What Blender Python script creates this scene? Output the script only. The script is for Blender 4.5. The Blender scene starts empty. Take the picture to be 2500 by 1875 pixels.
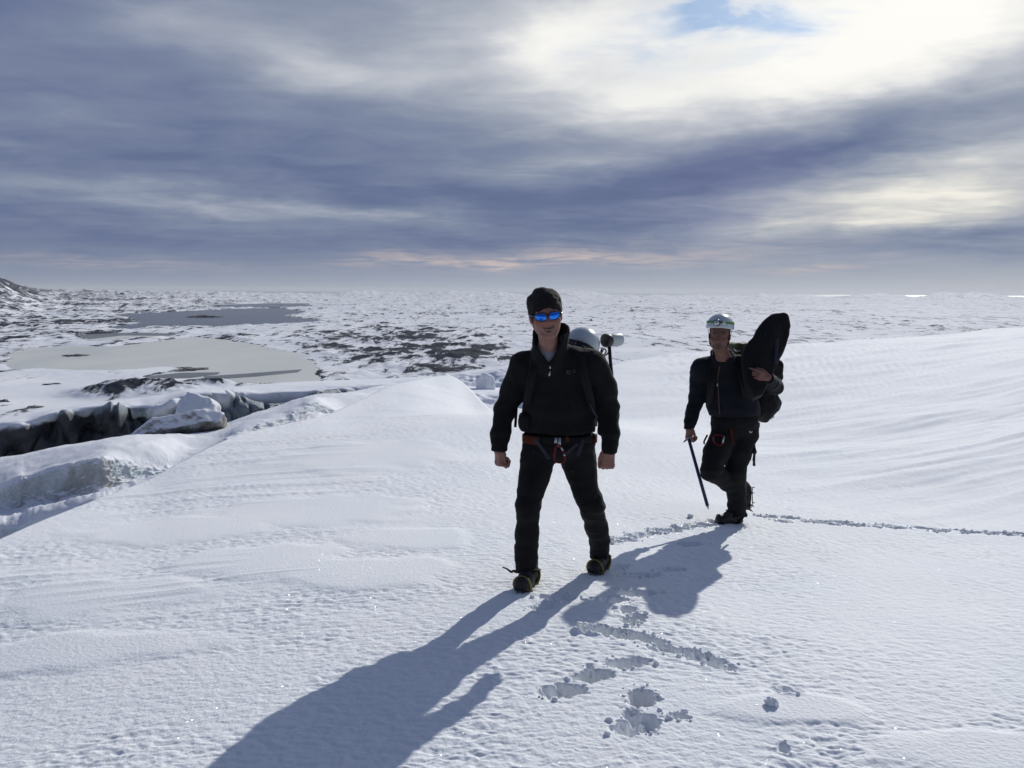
import bpy, math, random
import numpy as np
from mathutils import Vector, Matrix
C = bpy.context.scene.collection
S = bpy.context.scene
rad = math.radians
rng = np.random.default_rng(7)

# ------------------------------------------------------------------ camera, light, exposure
CAM_Z, PITCH, ROLL, FPX = 1.78, rad(-6.05), rad(0.32), 870.0     # metres, focal length in pixels of a 1024 px wide frame
cam = bpy.data.objects.new('camera', bpy.data.cameras.new('camera'))
C.objects.link(cam)
cam.data.sensor_width = 36.0
cam.data.lens = 36.0 * FPX / 1024.0
cam.data.clip_start = 0.05
cam.data.clip_end = 400000.0
CAM_R = Matrix.Rotation(rad(90) + PITCH, 3, 'X') @ Matrix.Rotation(ROLL, 3, 'Z')
cam.matrix_world = Matrix.Translation((0, 0, CAM_Z)) @ CAM_R.to_4x4()
S.camera = cam
RN = np.array(CAM_R)

def ray(sx, sy):                         # direction of a photograph pixel (2500 x 1875)
    u, v = sx * 0.4096 - 512.0, sy * 0.4096 - 384.0
    d = RN @ np.array([u, -v, -FPX])
    return d / d[1]                      # scaled so that y = 1
def W(sx, sy, Y):                        # the point on that ray Y metres ahead
    d = ray(sx, sy)
    return np.array([d[0] * Y, d[1] * Y, CAM_Z + d[2] * Y])
def on_z(sx, sy, z):                     # the point on that ray at height z
    d = ray(sx, sy)
    return W(sx, sy, (z - CAM_Z) / d[2])

SUN_AZ, SUN_EL = rad(27.2), rad(27.8)    # to the right of straight ahead, above the horizon
sun_dir = Vector((math.sin(SUN_AZ) * math.cos(SUN_EL), math.cos(SUN_AZ) * math.cos(SUN_EL), math.sin(SUN_EL)))
sun = bpy.data.objects.new('sun', bpy.data.lights.new('sun', 'SUN'))
C.objects.link(sun)
sun.data.energy = 3.55
sun.data.angle = rad(0.55)
sun.data.color = (1.0, 0.97, 0.92)
sun.rotation_euler = (-sun_dir).to_track_quat('-Z', 'Y').to_euler()
sun.location = (0, 0, 60)

S.view_settings.view_transform = 'Standard'
S.view_settings.look = 'None'
S.view_settings.exposure = 0.0
S.view_settings.gamma = 1.0
S.view_settings.use_curve_mapping = False
S.render.engine = 'CYCLES'
S.cycles.max_bounces = 6
S.cycles.diffuse_bounces = 3
S.cycles.glossy_bounces = 3
S.cycles.use_denoising = True
S.cycles.sample_clamp_indirect = 6.0

# ------------------------------------------------------------------ node helper
class NT:
    def __init__(s, tree):
        s.t = tree; s.n = tree.nodes; s.l = tree.links
    def sock(s, inp, v):
        if v is None: return
        if hasattr(v, 'is_output') or isinstance(v, bpy.types.NodeSocket): s.l.new(v, inp)
        else: inp.default_value = v
    def math(s, op, a, b=None, c=None, clamp=False):
        n = s.n.new('ShaderNodeMath'); n.operation = op; n.use_clamp = clamp
        s.sock(n.inputs[0], a); s.sock(n.inputs[1], b); s.sock(n.inputs[2], c)
        return n.outputs[0]
    def vmath(s, op, a, b=None, out=0):
        n = s.n.new('ShaderNodeVectorMath'); n.operation = op
        s.sock(n.inputs[0], a); s.sock(n.inputs[1], b)
        return n.outputs[out]
    def noise(s, vec, scale, detail=4.0, rough=0.55, dist=0.0, out='Fac'):
        n = s.n.new('ShaderNodeTexNoise')
        if vec is not None: s.l.new(vec, n.inputs['Vector'])
        n.inputs['Scale'].default_value = scale; n.inputs['Detail'].default_value = detail
        n.inputs['Roughness'].default_value = rough; n.inputs['Distortion'].default_value = dist
        return n.outputs[out]
    def mapping(s, vec, loc=(0, 0, 0), rot=(0, 0, 0), scale=(1, 1, 1), typ='POINT'):
        n = s.n.new('ShaderNodeMapping'); n.vector_type = typ
        s.l.new(vec, n.inputs[0])
        n.inputs['Location'].default_value = loc; n.inputs['Rotation'].default_value = rot; n.inputs['Scale'].default_value = scale
        return n.outputs[0]
    def ramp(s, fac, stops, interp='LINEAR'):
        n = s.n.new('ShaderNodeValToRGB'); n.color_ramp.interpolation = interp
        e = n.color_ramp.elements
        while len(e) < len(stops): e.new(0.5)
        for k, (p, c) in enumerate(stops):
            e[k].position = p; e[k].color = (c[0], c[1], c[2], 1.0)
        s.sock(n.inputs[0], fac)
        return n.outputs[0]
    def mix(s, fac, a, b, blend='MIX'):
        n = s.n.new('ShaderNodeMix'); n.data_type = 'RGBA'; n.blend_type = blend
        s.sock(n.inputs[0], fac)
        for k, v in ((6, a), (7, b)):
            if isinstance(v, tuple): n.inputs[k].default_value = (v[0], v[1], v[2], 1.0)
            else: s.l.new(v, n.inputs[k])
        return n.outputs[2]
    def sstep(s, x, a, b):
        n = s.n.new('ShaderNodeMapRange'); n.interpolation_type = 'SMOOTHSTEP'
        s.sock(n.inputs[0], x); n.inputs[1].default_value = a; n.inputs[2].default_value = b
        return n.outputs[0]

def lin(r, g, b):                        # sRGB 0-255 to linear
    f = lambda c: (c / 255.0) / 12.92 if c / 255.0 <= 0.04045 else ((c / 255.0 + 0.055) / 1.055) ** 2.4
    return (f(r), f(g), f(b))

# ------------------------------------------------------------------ sky: thick broken cloud over a clear-sky dome
world = bpy.data.worlds.new('World')
S.world = world
world.use_nodes = True
def build_sky():
    t = NT(world.node_tree)
    t.n.clear()
    out = t.n.new('ShaderNodeOutputWorld'); bg = t.n.new('ShaderNodeBackground')
    bg.inputs['Strength'].default_value = 0.1
    t.l.new(bg.outputs[0], out.inputs[0])
    sky = t.n.new('ShaderNodeTexSky'); sky.sky_type = 'NISHITA'; sky.sun_disc = False
    sky.sun_elevation = SUN_EL; sky.sun_rotation = SUN_AZ
    sky.air_density = 1.0; sky.dust_density = 0.6; sky.ozone_density = 1.5
    gen = t.n.new('ShaderNodeTexCoord').outputs['Generated']
    sep = t.n.new('ShaderNodeSeparateXYZ'); t.l.new(gen, sep.inputs[0])
    x, y, z = sep.outputs
    DEG = 57.29578
    az = t.math('MULTIPLY', t.math('ARCTAN2', x, y), DEG)
    el = t.math('MULTIPLY', t.math('ARCSINE', t.math('MINIMUM', t.math('MAXIMUM', z, -1.0), 1.0)), DEG)
    # cloud-layer coordinates: the layer is flat, so it foreshortens towards the horizon
    zz = t.math('ADD', t.math('MAXIMUM', z, 0.0), 0.06)
    cx = t.math('DIVIDE', x, zz); cy = t.math('DIVIDE', y, zz)
    comb = t.n.new('ShaderNodeCombineXYZ'); t.l.new(cx, comb.inputs[0]); t.l.new(cy, comb.inputs[1])
    layer = comb.outputs[0]
    rot = t.mapping(layer, rot=(0, 0, rad(-14)), scale=(0.55, 1.0, 1.0))
    f1 = t.noise(rot, 0.85, 6.0, 0.55, 0.35)
    f2 = t.noise(t.mapping(layer, rot=(0, 0, rad(-14)), scale=(0.85, 1.0, 1.0)), 2.4, 6.0, 0.55, 0.6)
    f3 = t.noise(layer, 5.0, 4.0, 0.5, 0.3)
    # warped azimuth / elevation for the broad banks
    ae = t.n.new('ShaderNodeCombineXYZ'); t.l.new(az, ae.inputs[0]); t.l.new(el, ae.inputs[1])
    aes = t.mapping(ae.outputs[0], scale=(0.07, 0.2, 1.0))
    wv = t.n.new('ShaderNodeTexNoise'); t.l.new(aes, wv.inputs['Vector'])
    wv.inputs['Scale'].default_value = 1.0; wv.inputs['Detail'].default_value = 5.0; wv.inputs['Roughness'].default_value = 0.6
    wc = t.vmath('SUBTRACT', wv.outputs['Color'], (0.5, 0.5, 0.5))
    warp = t.vmath('MULTIPLY', wc, (14.0, 4.2, 0.0))
    # the warp fades at the horizon so streaks there stay level
    aw = t.vmath('ADD', ae.outputs[0], warp)
    def px(dx, dy):
        d = ray(dx * 1.1302, dy * 1.1302)
        d = d / np.linalg.norm(d)
        return math.degrees(math.atan2(d[0], d[1])), math.degrees(math.asin(d[2]))
    PPD = 32.8                           # display pixels per degree
    def blob(dx, dy, rx, ry, rdeg=0.0):
        a, e = px(dx, dy)
        # TEXTURE mapping: (p - loc) rotated back and divided by scale
        m = t.mapping(aw, (a, e, 0), (0, 0, rad(rdeg)), (rx / PPD, ry / PPD, 1.0), 'TEXTURE')
        g = t.n.new('ShaderNodeTexGradient'); g.gradient_type = 'QUADRATIC_SPHERE'
        t.l.new(m, g.inputs[0])
        return g.outputs['Fac']
    tone = t.math('ADD', t.math('MULTIPLY', t.sstep(az, -40.0, 45.0), 0.12), 0.355)
    back = t.sstep(t.vmath('DOT_PRODUCT', gen, tuple(-sun_dir), out=1), -0.55, 0.45)      # sky away from the sun, mostly out of view, darkened to weaken the fill light
    tone = t.math('MULTIPLY_ADD', back, -0.22, tone)
    tone = t.math('MULTIPLY_ADD', t.sstep(el, 28.0, 70.0), -0.12, tone)          # unseen sky overhead darkened as well, for deeper shadows
    for b in SKY_BLOBS:
        w = b[5]
        tone = t.math('MULTIPLY_ADD', blob(*b[:5]), w, tone)
    # glow of the cloud round the sun
    dotv = t.vmath('DOT_PRODUCT', gen, tuple(sun_dir), out=1)
    glow = t.math('POWER', t.math('MAXIMUM', dotv, 0.0), 14.0)
    tone = t.math('MULTIPLY_ADD', glow, 0.28, tone)
    # detail
    fd = t.math('ADD', t.math('MULTIPLY', t.math('SUBTRACT', f1, 0.5), 0.34), t.math('MULTIPLY', t.math('SUBTRACT', f2, 0.5), 0.30))
    fd = t.math('ADD', fd, t.math('MULTIPLY', t.math('SUBTRACT', f3, 0.5), 0.04))
    # mist towards the horizon smooths it out
    hz = t.sstep(el, 0.3, 6.0)
    fd = t.math('MULTIPLY', fd, t.math('MULTIPLY_ADD', hz, 0.75, 0.25))
    tone = t.math('ADD', tone, fd)
    hband = t.math('SUBTRACT', 1.0, t.sstep(el, -0.5, 3.2))
    hz_tone = t.math('MULTIPLY_ADD', t.sstep(az, -35.0, 25.0), 0.19, 0.535)
    tn = t.n.new('ShaderNodeMix'); tn.data_type = 'FLOAT'
    t.l.new(t.math('MULTIPLY', hband, 0.85), tn.inputs[0]); t.l.new(tone, tn.inputs[2]); t.l.new(hz_tone, tn.inputs[3])
    tone = tn.outputs[0]
    col = t.ramp(tone, [(0.0, lin(76, 89, 120)), (0.30, lin(98, 112, 146)), (0.45, lin(124, 136, 161)), (0.60, lin(156, 164, 180)),
                        (0.74, lin(194, 198, 206)), (0.88, lin(238, 238, 236)), (1.0, lin(255, 253, 247))])
    # warm cast in thin bright cloud low down towards the sun side
    warm = t.math('MULTIPLY', t.sstep(az, -15.0, 25.0), t.math('MULTIPLY', t.sstep(tone, 0.5, 0.8), t.math('SUBTRACT', 1.0, t.sstep(el, 4.0, 12.0))))
    col = t.mix(t.math('MULTIPLY', warm, 0.75), col, (1.03, 0.99, 0.88), 'MULTIPLY')
    pk = None
    for b in SKY_PEACH:
        g = t.math('MULTIPLY', blob(*b[:5]), b[5])
        pk = g if pk is None else t.math('ADD', pk, g)
    col = t.mix(t.math('MINIMUM', t.math('MULTIPLY', pk, t.sstep(f2, 0.3, 0.6)), 1.0), col, lin(214, 194, 186))
    vi = None
    for b in SKY_VIOLET:
        g = t.math('MULTIPLY', blob(*b[:5]), b[5])
        vi = g if vi is None else t.math('ADD', vi, g)
    col = t.mix(t.math('MINIMUM', vi, 1.0), col, (1.08, 0.97, 1.06), 'MULTIPLY')
    # brighter than white right round the sun
    sunb = t.math('MULTIPLY_ADD', t.math('POWER', t.math('MAXIMUM', dotv, 0.0), 160.0), 0.6, 1.0)
    col10 = t.vmath('SCALE', col); col10.node.inputs[3].default_value = 10.0
    sc = t.n.new('ShaderNodeVectorMath'); sc.operation = 'SCALE'; t.l.new(col10, sc.inputs[0]); t.l.new(sunb, sc.inputs[3])
    # hole of clear sky
    hole = None
    for b in SKY_BLUE:
        g = t.math('MULTIPLY', blob(*b[:5]), b[5])
        hole = g if hole is None else t.math('ADD', hole, g)
    hole = t.math('MULTIPLY', hole, t.math('MULTIPLY_ADD', t.sstep(f2, 0.40, 0.66), 1.25, 0.12))
    hole = t.math('MINIMUM', hole, 0.92)
    fin = t.mix(hole, sc.outputs[0], t.vmath('MULTIPLY', sky.outputs[0], (0.45, 0.58, 0.74)))
    t.l.new(fin, bg.inputs['Color'])
# display-pixel blobs: x, y, radius x, radius y, rotation (anticlockwise), weight
SKY_BLOBS = [
    (1180, 90, 950, 300, 5, .50), (1900, 40, 900, 300, 8, .44), (1300, 215, 420, 110, 0, .16), (1750, 170, 800, 120, 10, .12),
    (2000, 420, 750, 130, 6, .36), (1800, 487, 520, 36, 2, .20), (2150, 330, 500, 70, 8, .12),
    (430, 445, 560, 45, -6, .26), (800, 475, 420, 26, -3, .16), (1250, 352, 260, 50, 4, .13),
    (40, 260, 380, 70, 0, .10), (80, 420, 420, 70, -4, .10), (330, 30, 600, 150, 5, .16), (680, 130, 520, 110, -14, .16),
    (1820, 300, 800, 130, 14, -.34), (1450, 370, 520, 110, 12, -.20), (700, 330, 760, 220, -8, -.06), (1080, 440, 520, 70, -3, -.16),
    (1480, 490, 520, 60, 2, -.18), (2050, 505, 460, 42, 4, -.20), (2120, 545, 420, 40, 0, -.12), (350, 520, 700, 50, -2, -.10), (950, 520, 500, 30, 0, -.10),
    (280, 330, 260, 60, -5, -.06), (2100, 60, 300, 60, 12, .06),
]
SKY_PEACH = [(1250, 552, 700, 40, 2, .75), (1760, 575, 260, 20, 1, .6), (1000, 562, 320, 16, 0, .7), (250, 570, 500, 26, 0, .3)]
SKY_VIOLET = [(1560, 370, 420, 150, 8, .7), (100, 60, 700, 300, 0, .2), (1550, 480, 300, 60, 0, .4)]
SKY_BLUE = [(1590, 40, 480, 100, 10, 1.05), (1520, 15, 260, 60, 5, .8), (1720, 66, 260, 42, 14, 1.0)]
build_sky()
# ------------------------------------------------------------------ numpy noise
def _hash(ix, iy, iz, seed):
    h = (ix.astype(np.uint32) * np.uint32(374761393) + iy.astype(np.uint32) * np.uint32(668265263)
         + iz.astype(np.uint32) * np.uint32(2246822519) + np.uint32((seed * 3266489917) & 0xffffffff))
    h ^= h >> np.uint32(13); h *= np.uint32(1274126177); h ^= h >> np.uint32(16); h *= np.uint32(2654435761); h ^= h >> np.uint32(15)
    return h
def n2(x, y, seed=0):                    # gradient noise, about -1..1
    x = np.asarray(x, np.float64); y = np.asarray(y, np.float64)
    ix = np.floor(x).astype(np.int64); iy = np.floor(y).astype(np.int64)
    fx = (x - ix).astype(np.float32); fy = (y - iy).astype(np.float32)
    u = fx * fx * fx * (fx * (fx * 6 - 15) + 10); v = fy * fy * fy * (fy * (fy * 6 - 15) + 10)
    z = np.zeros_like(ix)
    def g(dx, dy):
        h = _hash(ix + dx, iy + dy, z, seed)
        a = h.astype(np.float32) * np.float32(2 * math.pi / 4294967296.0)
        return np.cos(a) * (fx - dx) + np.sin(a) * (fy - dy)
    a = g(0, 0); b = g(1, 0); c = g(0, 1); d = g(1, 1)
    return (a + (b - a) * u + (c - a) * v + (a - b - c + d) * u * v) * 1.5
def n3(x, y, z, seed=0):                 # value noise, -1..1
    ix = np.floor(x).astype(np.int64); iy = np.floor(y).astype(np.int64); iz = np.floor(z).astype(np.int64)
    fx = x - ix; fy = y - iy; fz = z - iz
    u = fx * fx * (3 - 2 * fx); v = fy * fy * (3 - 2 * fy); w = fz * fz * (3 - 2 * fz)
    def g(a, b, c): return _hash(ix + a, iy + b, iz + c, seed).astype(np.float64) / 2147483648.0 - 1.0
    x00 = g(0,0,0) * (1-u) + g(1,0,0) * u; x10 = g(0,1,0) * (1-u) + g(1,1,0) * u
    x01 = g(0,0,1) * (1-u) + g(1,0,1) * u; x11 = g(0,1,1) * (1-u) + g(1,1,1) * u
    return (x00 * (1-v) + x10 * v) * (1-w) + (x01 * (1-v) + x11 * v) * w
def fbm2(x, y, oct=4, seed=0, gain=0.5):
    s = 0; a = 1.0; f = 1.0
    for k in range(oct):
        s = s + a * n2(x * f + 13.7 * k, y * f - 7.3 * k, seed + k); a *= gain; f *= 2.03
    return s
def fbm3(p, f, oct=3, seed=0, gain=0.5, sc=(1, 1, 1)):
    s = 0; a = 1.0
    for k in range(oct):
        s = s + a * n3(p[:, 0] * f * sc[0] + 5.1 * k, p[:, 1] * f * sc[1] - 3.3 * k, p[:, 2] * f * sc[2] + 1.7 * k, seed + k); a *= gain; f *= 2.03
    return s
def smooth(x, a, b):
    t = np.clip((x - a) / (b - a), 0, 1); return t * t * (3 - 2 * t)

# ------------------------------------------------------------------ object helpers
def link(name, me, mat=None, parent=None, smooth_shade=True):
    o = bpy.data.objects.new(name, me); C.objects.link(o)
    if mat is not None: me.materials.append(mat)
    if smooth_shade and len(me.polygons): me.polygons.foreach_set('use_smooth', np.ones(len(me.polygons), bool))
    if parent is not None: o.parent = parent
    return o
def tag(o, label=None, cat=None, group=None, kind=None):
    for k, v in (('label', label), ('category', cat), ('group', group), ('kind', kind)):
        if v: o[k] = v
    return o
def quads_mesh(name, co, faces):         # faces: (n,4) or (n,3) index array
    me = bpy.data.meshes.new(name)
    co = np.ascontiguousarray(co, np.float32); faces = np.ascontiguousarray(faces, np.int32)
    me.vertices.add(len(co)); me.vertices.foreach_set('co', co.ravel())
    k = faces.shape[1]
    me.loops.add(faces.size); me.loops.foreach_set('vertex_index', faces.ravel())
    me.polygons.add(len(faces))
    me.polygons.foreach_set('loop_start', np.arange(0, faces.size, k, dtype=np.int32))
    me.update(calc_edges=True)
    return me
def grid_faces(nr, nc, wrap=False):
    r = np.arange(nr - 1)[:, None]; c = np.arange(nc if wrap else nc - 1)[None, :]
    c1 = (c + 1) % nc
    a = r * nc + c; b = r * nc + c1; d = (r + 1) * nc + c; e = (r + 1) * nc + c1
    return np.stack([a, b, e, d], -1).reshape(-1, 4)
def add_attr(me, name, val):
    at = me.attributes.new(name, 'FLOAT', 'POINT'); at.data.foreach_set('value', np.ascontiguousarray(val, np.float32).ravel())

# ------------------------------------------------------------------ materials
def new_mat(name):
    m = bpy.data.materials.new(name); m.use_nodes = True
    t = NT(m.node_tree); b = t.n['Principled BSDF']
    return m, t, b
def attr(t, name):
    n = t.n.new('ShaderNodeAttribute'); n.attribute_name = name; return n.outputs['Fac']
def bump(t, h, dist, strength=1.0, normal=None):
    n = t.n.new('ShaderNodeBump'); n.inputs['Distance'].default_value = dist; n.inputs['Strength'].default_value = strength
    t.l.new(h, n.inputs['Height'])
    if normal is not None: t.l.new(normal, n.inputs['Normal'])
    return n.outputs[0]
def pos(t): return t.n.new('ShaderNodeNewGeometry').outputs['Position']

def snow_material(name, glint=True, dirt=False):
    m, t, b = new_mat(name)
    p = pos(t)
    v = t.noise(p, 0.9, 5.0, 0.6)
    col = t.ramp(v, [(0.3, (0.83, 0.865, 0.885)), (0.7, (0.885, 0.90, 0.905))])
    b.inputs['Roughness'].default_value = 0.8
    b.inputs['Specular IOR Level'].default_value = 0.055
    g1 = t.noise(p, 55.0, 4.0, 0.65); g2 = t.noise(p, 260.0, 2.0, 0.6)
    nb = bump(t, g1, 0.010, 0.55)
    nb = bump(t, g2, 0.003, 0.6, nb)
    t.l.new(nb, b.inputs['Normal'])
    t.l.new(col, b.inputs['Base Color'])
    if glint:                             # crystal facets: tiny mirror flakes at random tilts, most of them matt
        vo = t.n.new('ShaderNodeTexVoronoi'); vo.feature = 'F1'; vo.inputs['Scale'].default_value = 170.0
        t.l.new(p, vo.inputs['Vector'])
        rnd = vo.outputs['Color']
        ms = t.vmath('SUBTRACT', rnd, (0.5, 0.5, 0.5))
        tilt = t.vmath('MULTIPLY', ms, (1.7, 1.7, 0.0))
        nn = t.vmath('NORMALIZE', t.vmath('ADD', tilt, (0, 0, 1.0)))
        gl = t.n.new('ShaderNodeBsdfGlossy'); gl.inputs['Roughness'].default_value = 0.2
        gl.inputs['Color'].default_value = (1, 1, 1, 1)
        t.l.new(nn, gl.inputs['Normal'])
        sp = t.n.new('ShaderNodeSeparateXYZ'); t.l.new(rnd, sp.inputs[0])
        near = t.math('LESS_THAN', vo.outputs['Distance'], 0.36)
        pick = t.math('MULTIPLY', t.math('MULTIPLY', t.math('GREATER_THAN', sp.outputs[2], 0.90), near), 0.09)
        mx = t.n.new('ShaderNodeMixShader'); t.l.new(pick, mx.inputs[0]); t.l.new(b.outputs[0], mx.inputs[1]); t.l.new(gl.outputs[0], mx.inputs[2])
        t.l.new(mx.outputs[0], t.n['Material Output'].inputs[0])
    return m
M = {}
M['snow'] = snow_material('fresh snow')

# ------------------------------------------------------------------ glacier surface
class TPS:
    def __init__(s, pts, vals):
        s.p = np.array(pts, float); n = len(s.p)
        K = s.k(s.p[:, None, :] - s.p[None, :, :]) + 1e-4 * np.eye(n)
        P = np.c_[np.ones(n), s.p]
        A = np.block([[K, P], [P.T, np.zeros((3, 3))]])
        s.w = np.linalg.solve(A, np.r_[np.array(vals, float), np.zeros(3)])
    @staticmethod
    def k(d):
        r2 = (d ** 2).sum(-1); return 0.5 * r2 * np.log(r2 + 1e-9)
    def __call__(s, a, l):
        out = s.w[-3] + s.w[-2] * a + s.w[-1] * l
        for k in range(len(s.p)):
            r2 = (a - s.p[k, 0]) ** 2 + (l - s.p[k, 1]) ** 2
            out = out + s.w[k] * 0.5 * r2 * np.log(r2 + 1e-9)
        return out
# the skyline of the near snow as seen in the photograph: pixel x, pixel y, metres ahead
EDGE = [(-700, 1640, 4.2), (-300, 1450, 5.4), (0, 1323, 6.8), (110, 1272, 7.6), (240, 1222, 8.6), (370, 1175, 9.6), (478, 1113, 11.0), (600, 1062, 13.0), (787, 1014, 16.0),
        (880, 978, 18.5), (973, 936, 21.5), (1040, 920, 24.0), (1075, 915, 25.5), (1103, 913, 26.0), (1128, 926, 25.0), (1160, 968, 22.5), (1205, 1012, 20.0),
        (1270, 1025, 19.5), (1330, 1000, 22.0), (1400, 945, 28.0), (1500, 889, 36.0), (1560, 874, 39.0), (1800, 850, 45.0), (2100, 832, 50.0), (2314, 819, 55.0), (2500, 797, 60.0), (2900, 770, 60.0), (3400, 770, 60.0)]
EP = np.array([W(*e) for e in EDGE])
E_az = np.arctan2(EP[:, 0], EP[:, 1]); E_d = np.hypot(EP[:, 0], EP[:, 1]); E_z = EP[:, 2]
_ord = np.argsort(E_az)
E_az, E_d, E_z = E_az[_ord], E_d[_ord], E_z[_ord]
AZ0, AZ1 = E_az[0], E_az[-1]
_t = np.linspace(AZ0, AZ1, 2400)         # the skyline as a smooth curve
def _smooth_tab(v, s):
    w = np.exp(-0.5 * (np.arange(-150, 151) * (AZ1 - AZ0) / 2399 / rad(s)) ** 2); w /= w.sum()
    return np.convolve(np.pad(np.interp(_t, E_az, v), 150, mode='edge'), w, 'valid')
T_d, T_z = _smooth_tab(E_d, 0.55), _smooth_tab(E_z, 0.55)
_ctl = [(0.0, 0.8, 0.02), (0.10, 5.15, 0.0), (-0.3, 3.3, 0.0), (1.88, 7.46, -0.245), (1.2, 3.2, 0.03), (2.4, 3.6, 0.03), (-2.0, 3.2, -0.10), (-3.4, 4.6, -0.22),
        (-1.6, 6.0, -0.07), (-3.2, 8.0, -0.23), (-2.6, 11.5, -0.25), (-1.0, 15, -0.33), (0.2, 11, -0.28), (0.9, 16, -0.55), (4.2, 7.2, -0.28), (4.8, 12.0, -0.52), (2.9, 18, -0.95), (3.6, 28.0, -1.15),
        (9.5, 20, -0.72), (8.5, 33, -0.95), (17, 32, -0.42), (25, 45, -0.35), (0.0, 1.8, 0.01), (-1.2, 1.2, -0.03), (1.2, 1.2, 0.04)]
_pts = [(math.atan2(x, y), 0.6 * math.log(math.hypot(x, y))) for x, y, z in _ctl] + [(a, 0.6 * math.log(d)) for a, d in zip(E_az[2::2], E_d[2::2])]
_val = [z for x, y, z in _ctl] + list(E_z[2::2])
GT = TPS(_pts, _val)

# footprints (pixel x, y in the photograph; metres: half length, half width; heading deg; depth)
PRINTS = []
def crop2(x, y): return 1250 + x / 1.77, 1150 + y / 1.77
for c in [(220, 950, .13, .075, 20, .07), (345, 885, .12, .07, 30, .07), (505, 833, .12, .065, 15, .06), (562, 985, .10, .07, 80, .07), (545, 1098, .13, .08, 25, .07), (520, 1060, .07, .05, 80, .04),
          (425, 700, .11, .07, -25, .06), (500, 712, .13, .07, -15, .07), (560, 722, .10, .06, -30, .06), (610, 738, .09, .05, -30, .05),
          (515, 650, .09, .06, 80, .06), (500, 605, .08, .05, 70, .05), (545, 640, .08, .05, 60, .05),
          (665, 772, .10, .06, -20, .06), (725, 782, .11, .06, -15, .06), (790, 795, .10, .065, -20, .06), (850, 820, .11, .07, -30, .065), (900, 843, .08, .06, -25, .05),
          (765, 325, .13, .07, 30, .06), (680, 430, .14, .06, 25, .05), (575, 455, .12, .06, 20, .05), (540, 532, .16, .07, 15, .06), (430, 560, .12, .06, 15, .05), (455, 422, .10, .05, 30, .04),
          (195, 552, .13, .07, 5, .06), (130, 590, .10, .06, 40, .04), (720, 1062, .04, .035, 30, .035), (1170, 1197, .04, .025, 80, .03), (1190, 960, .07, .05, 0, .02), (330, 845, .03, .02, 90, .015), (345, 690, .09, .05, 10, .05)]:
    sx, sy = crop2(c[0], c[1]); PRINTS.append((sx, sy) + tuple(c[2:]))
_r = random.Random(3)
for k in range(36):                      # the trail coming in from the right
    f = k / 33.0
    cx = 1085 + f * 1250; cy = 208 + 52 * f ** 0.9 + _r.uniform(-9, 9)
    if 3 < k < 28 and _r.random() < .16: continue
    sx, sy = crop2(cx, cy); PRINTS.append((sx, sy, _r.uniform(.05, .13), _r.uniform(.035, .06), _r.uniform(-25, 25), _r.uniform(.03, .055)))
for k in range(13):                      # and going on towards the front man
    f = k / 12.0
    cx = 870 - f * 450; cy = 232 + 78 * f + _r.uniform(-6, 6)
    sx, sy = crop2(cx, cy); PRINTS.append((sx, sy, _r.uniform(.06, .12), _r.uniform(.05, .08), _r.uniform(-10, 30), _r.uniform(.03, .055)))

def base_h(x, y):
    d = np.maximum(np.hypot(x, y), 0.5); az = np.arctan2(x, y)
    azc = np.clip(az, AZ0, AZ1)
    de = np.interp(azc, _t, T_d); ze = np.interp(azc, _t, T_z)
    dd = np.minimum(d, de)
    h = GT(azc, 0.6 * np.log(np.maximum(dd, 0.8)))
    # match the skyline exactly where the surface turns over
    at_edge = GT(azc, 0.6 * np.log(de))
    h = h + (ze - at_edge) * smooth(dd / de, 0.6, 1.0)
    out = np.maximum(d - de, 0)
    sl = np.clip((1.78 - ze) / de, 0.03, 0.4)
    R = np.where(azc < 0.2, 2.2, 12.0)
    fall = np.where(out < R, out * sl + out ** 2 / (2 * R) * 1.2, R * sl + R * 0.6 + (out - R) * (sl + 1.2))
    floor = np.where(azc < 0.12, -3.1 - 0.12 * out, -70.0)
    h = np.maximum(h - fall, floor)
    # behind the camera the surface just runs on, gently rising
    return np.where(np.abs(az) > 1.2, h * np.maximum(0, 1 - (np.abs(az) - 1.2) / 1.0) * 0.6 + 0.02 * np.minimum(d, 50.0) * smooth(np.abs(az), 1.2, 2.4), h)

def find_ground(sx, sy):                 # where a pixel's ray meets the snow
    Y = 2.0; dr = ray(sx, sy)
    for k in range(4000):
        q = dr * Y
        if CAM_Z + q[2] < float(base_h(np.array(q[0]), np.array(Y))): break
        Y *= 1.002
    return q[0], Y
PR_XY = [find_ground(p[0], p[1]) for p in PRINTS]
# smooth drifted-over patches, as pixel x, y, half sizes in metres
PATCH = [(265, 1460, 0.75, 0.42), (120, 1600, 0.9, 0.25), (880, 1395, 0.62, 0.42), (1000, 1310, 0.5, 0.4), (640, 1365, 0.6, 0.5), (760, 1240, 1.0, 0.7), (450, 1290, 0.9, 0.5), (1940, 1735, 0.35, 0.16), (900, 1110, 1.2, 1.2), (2420, 1840, 0.5, 0.2)]
PA_XY = [find_ground(p[0], p[1]) + (p[2], p[3]) for p in PATCH]

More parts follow.
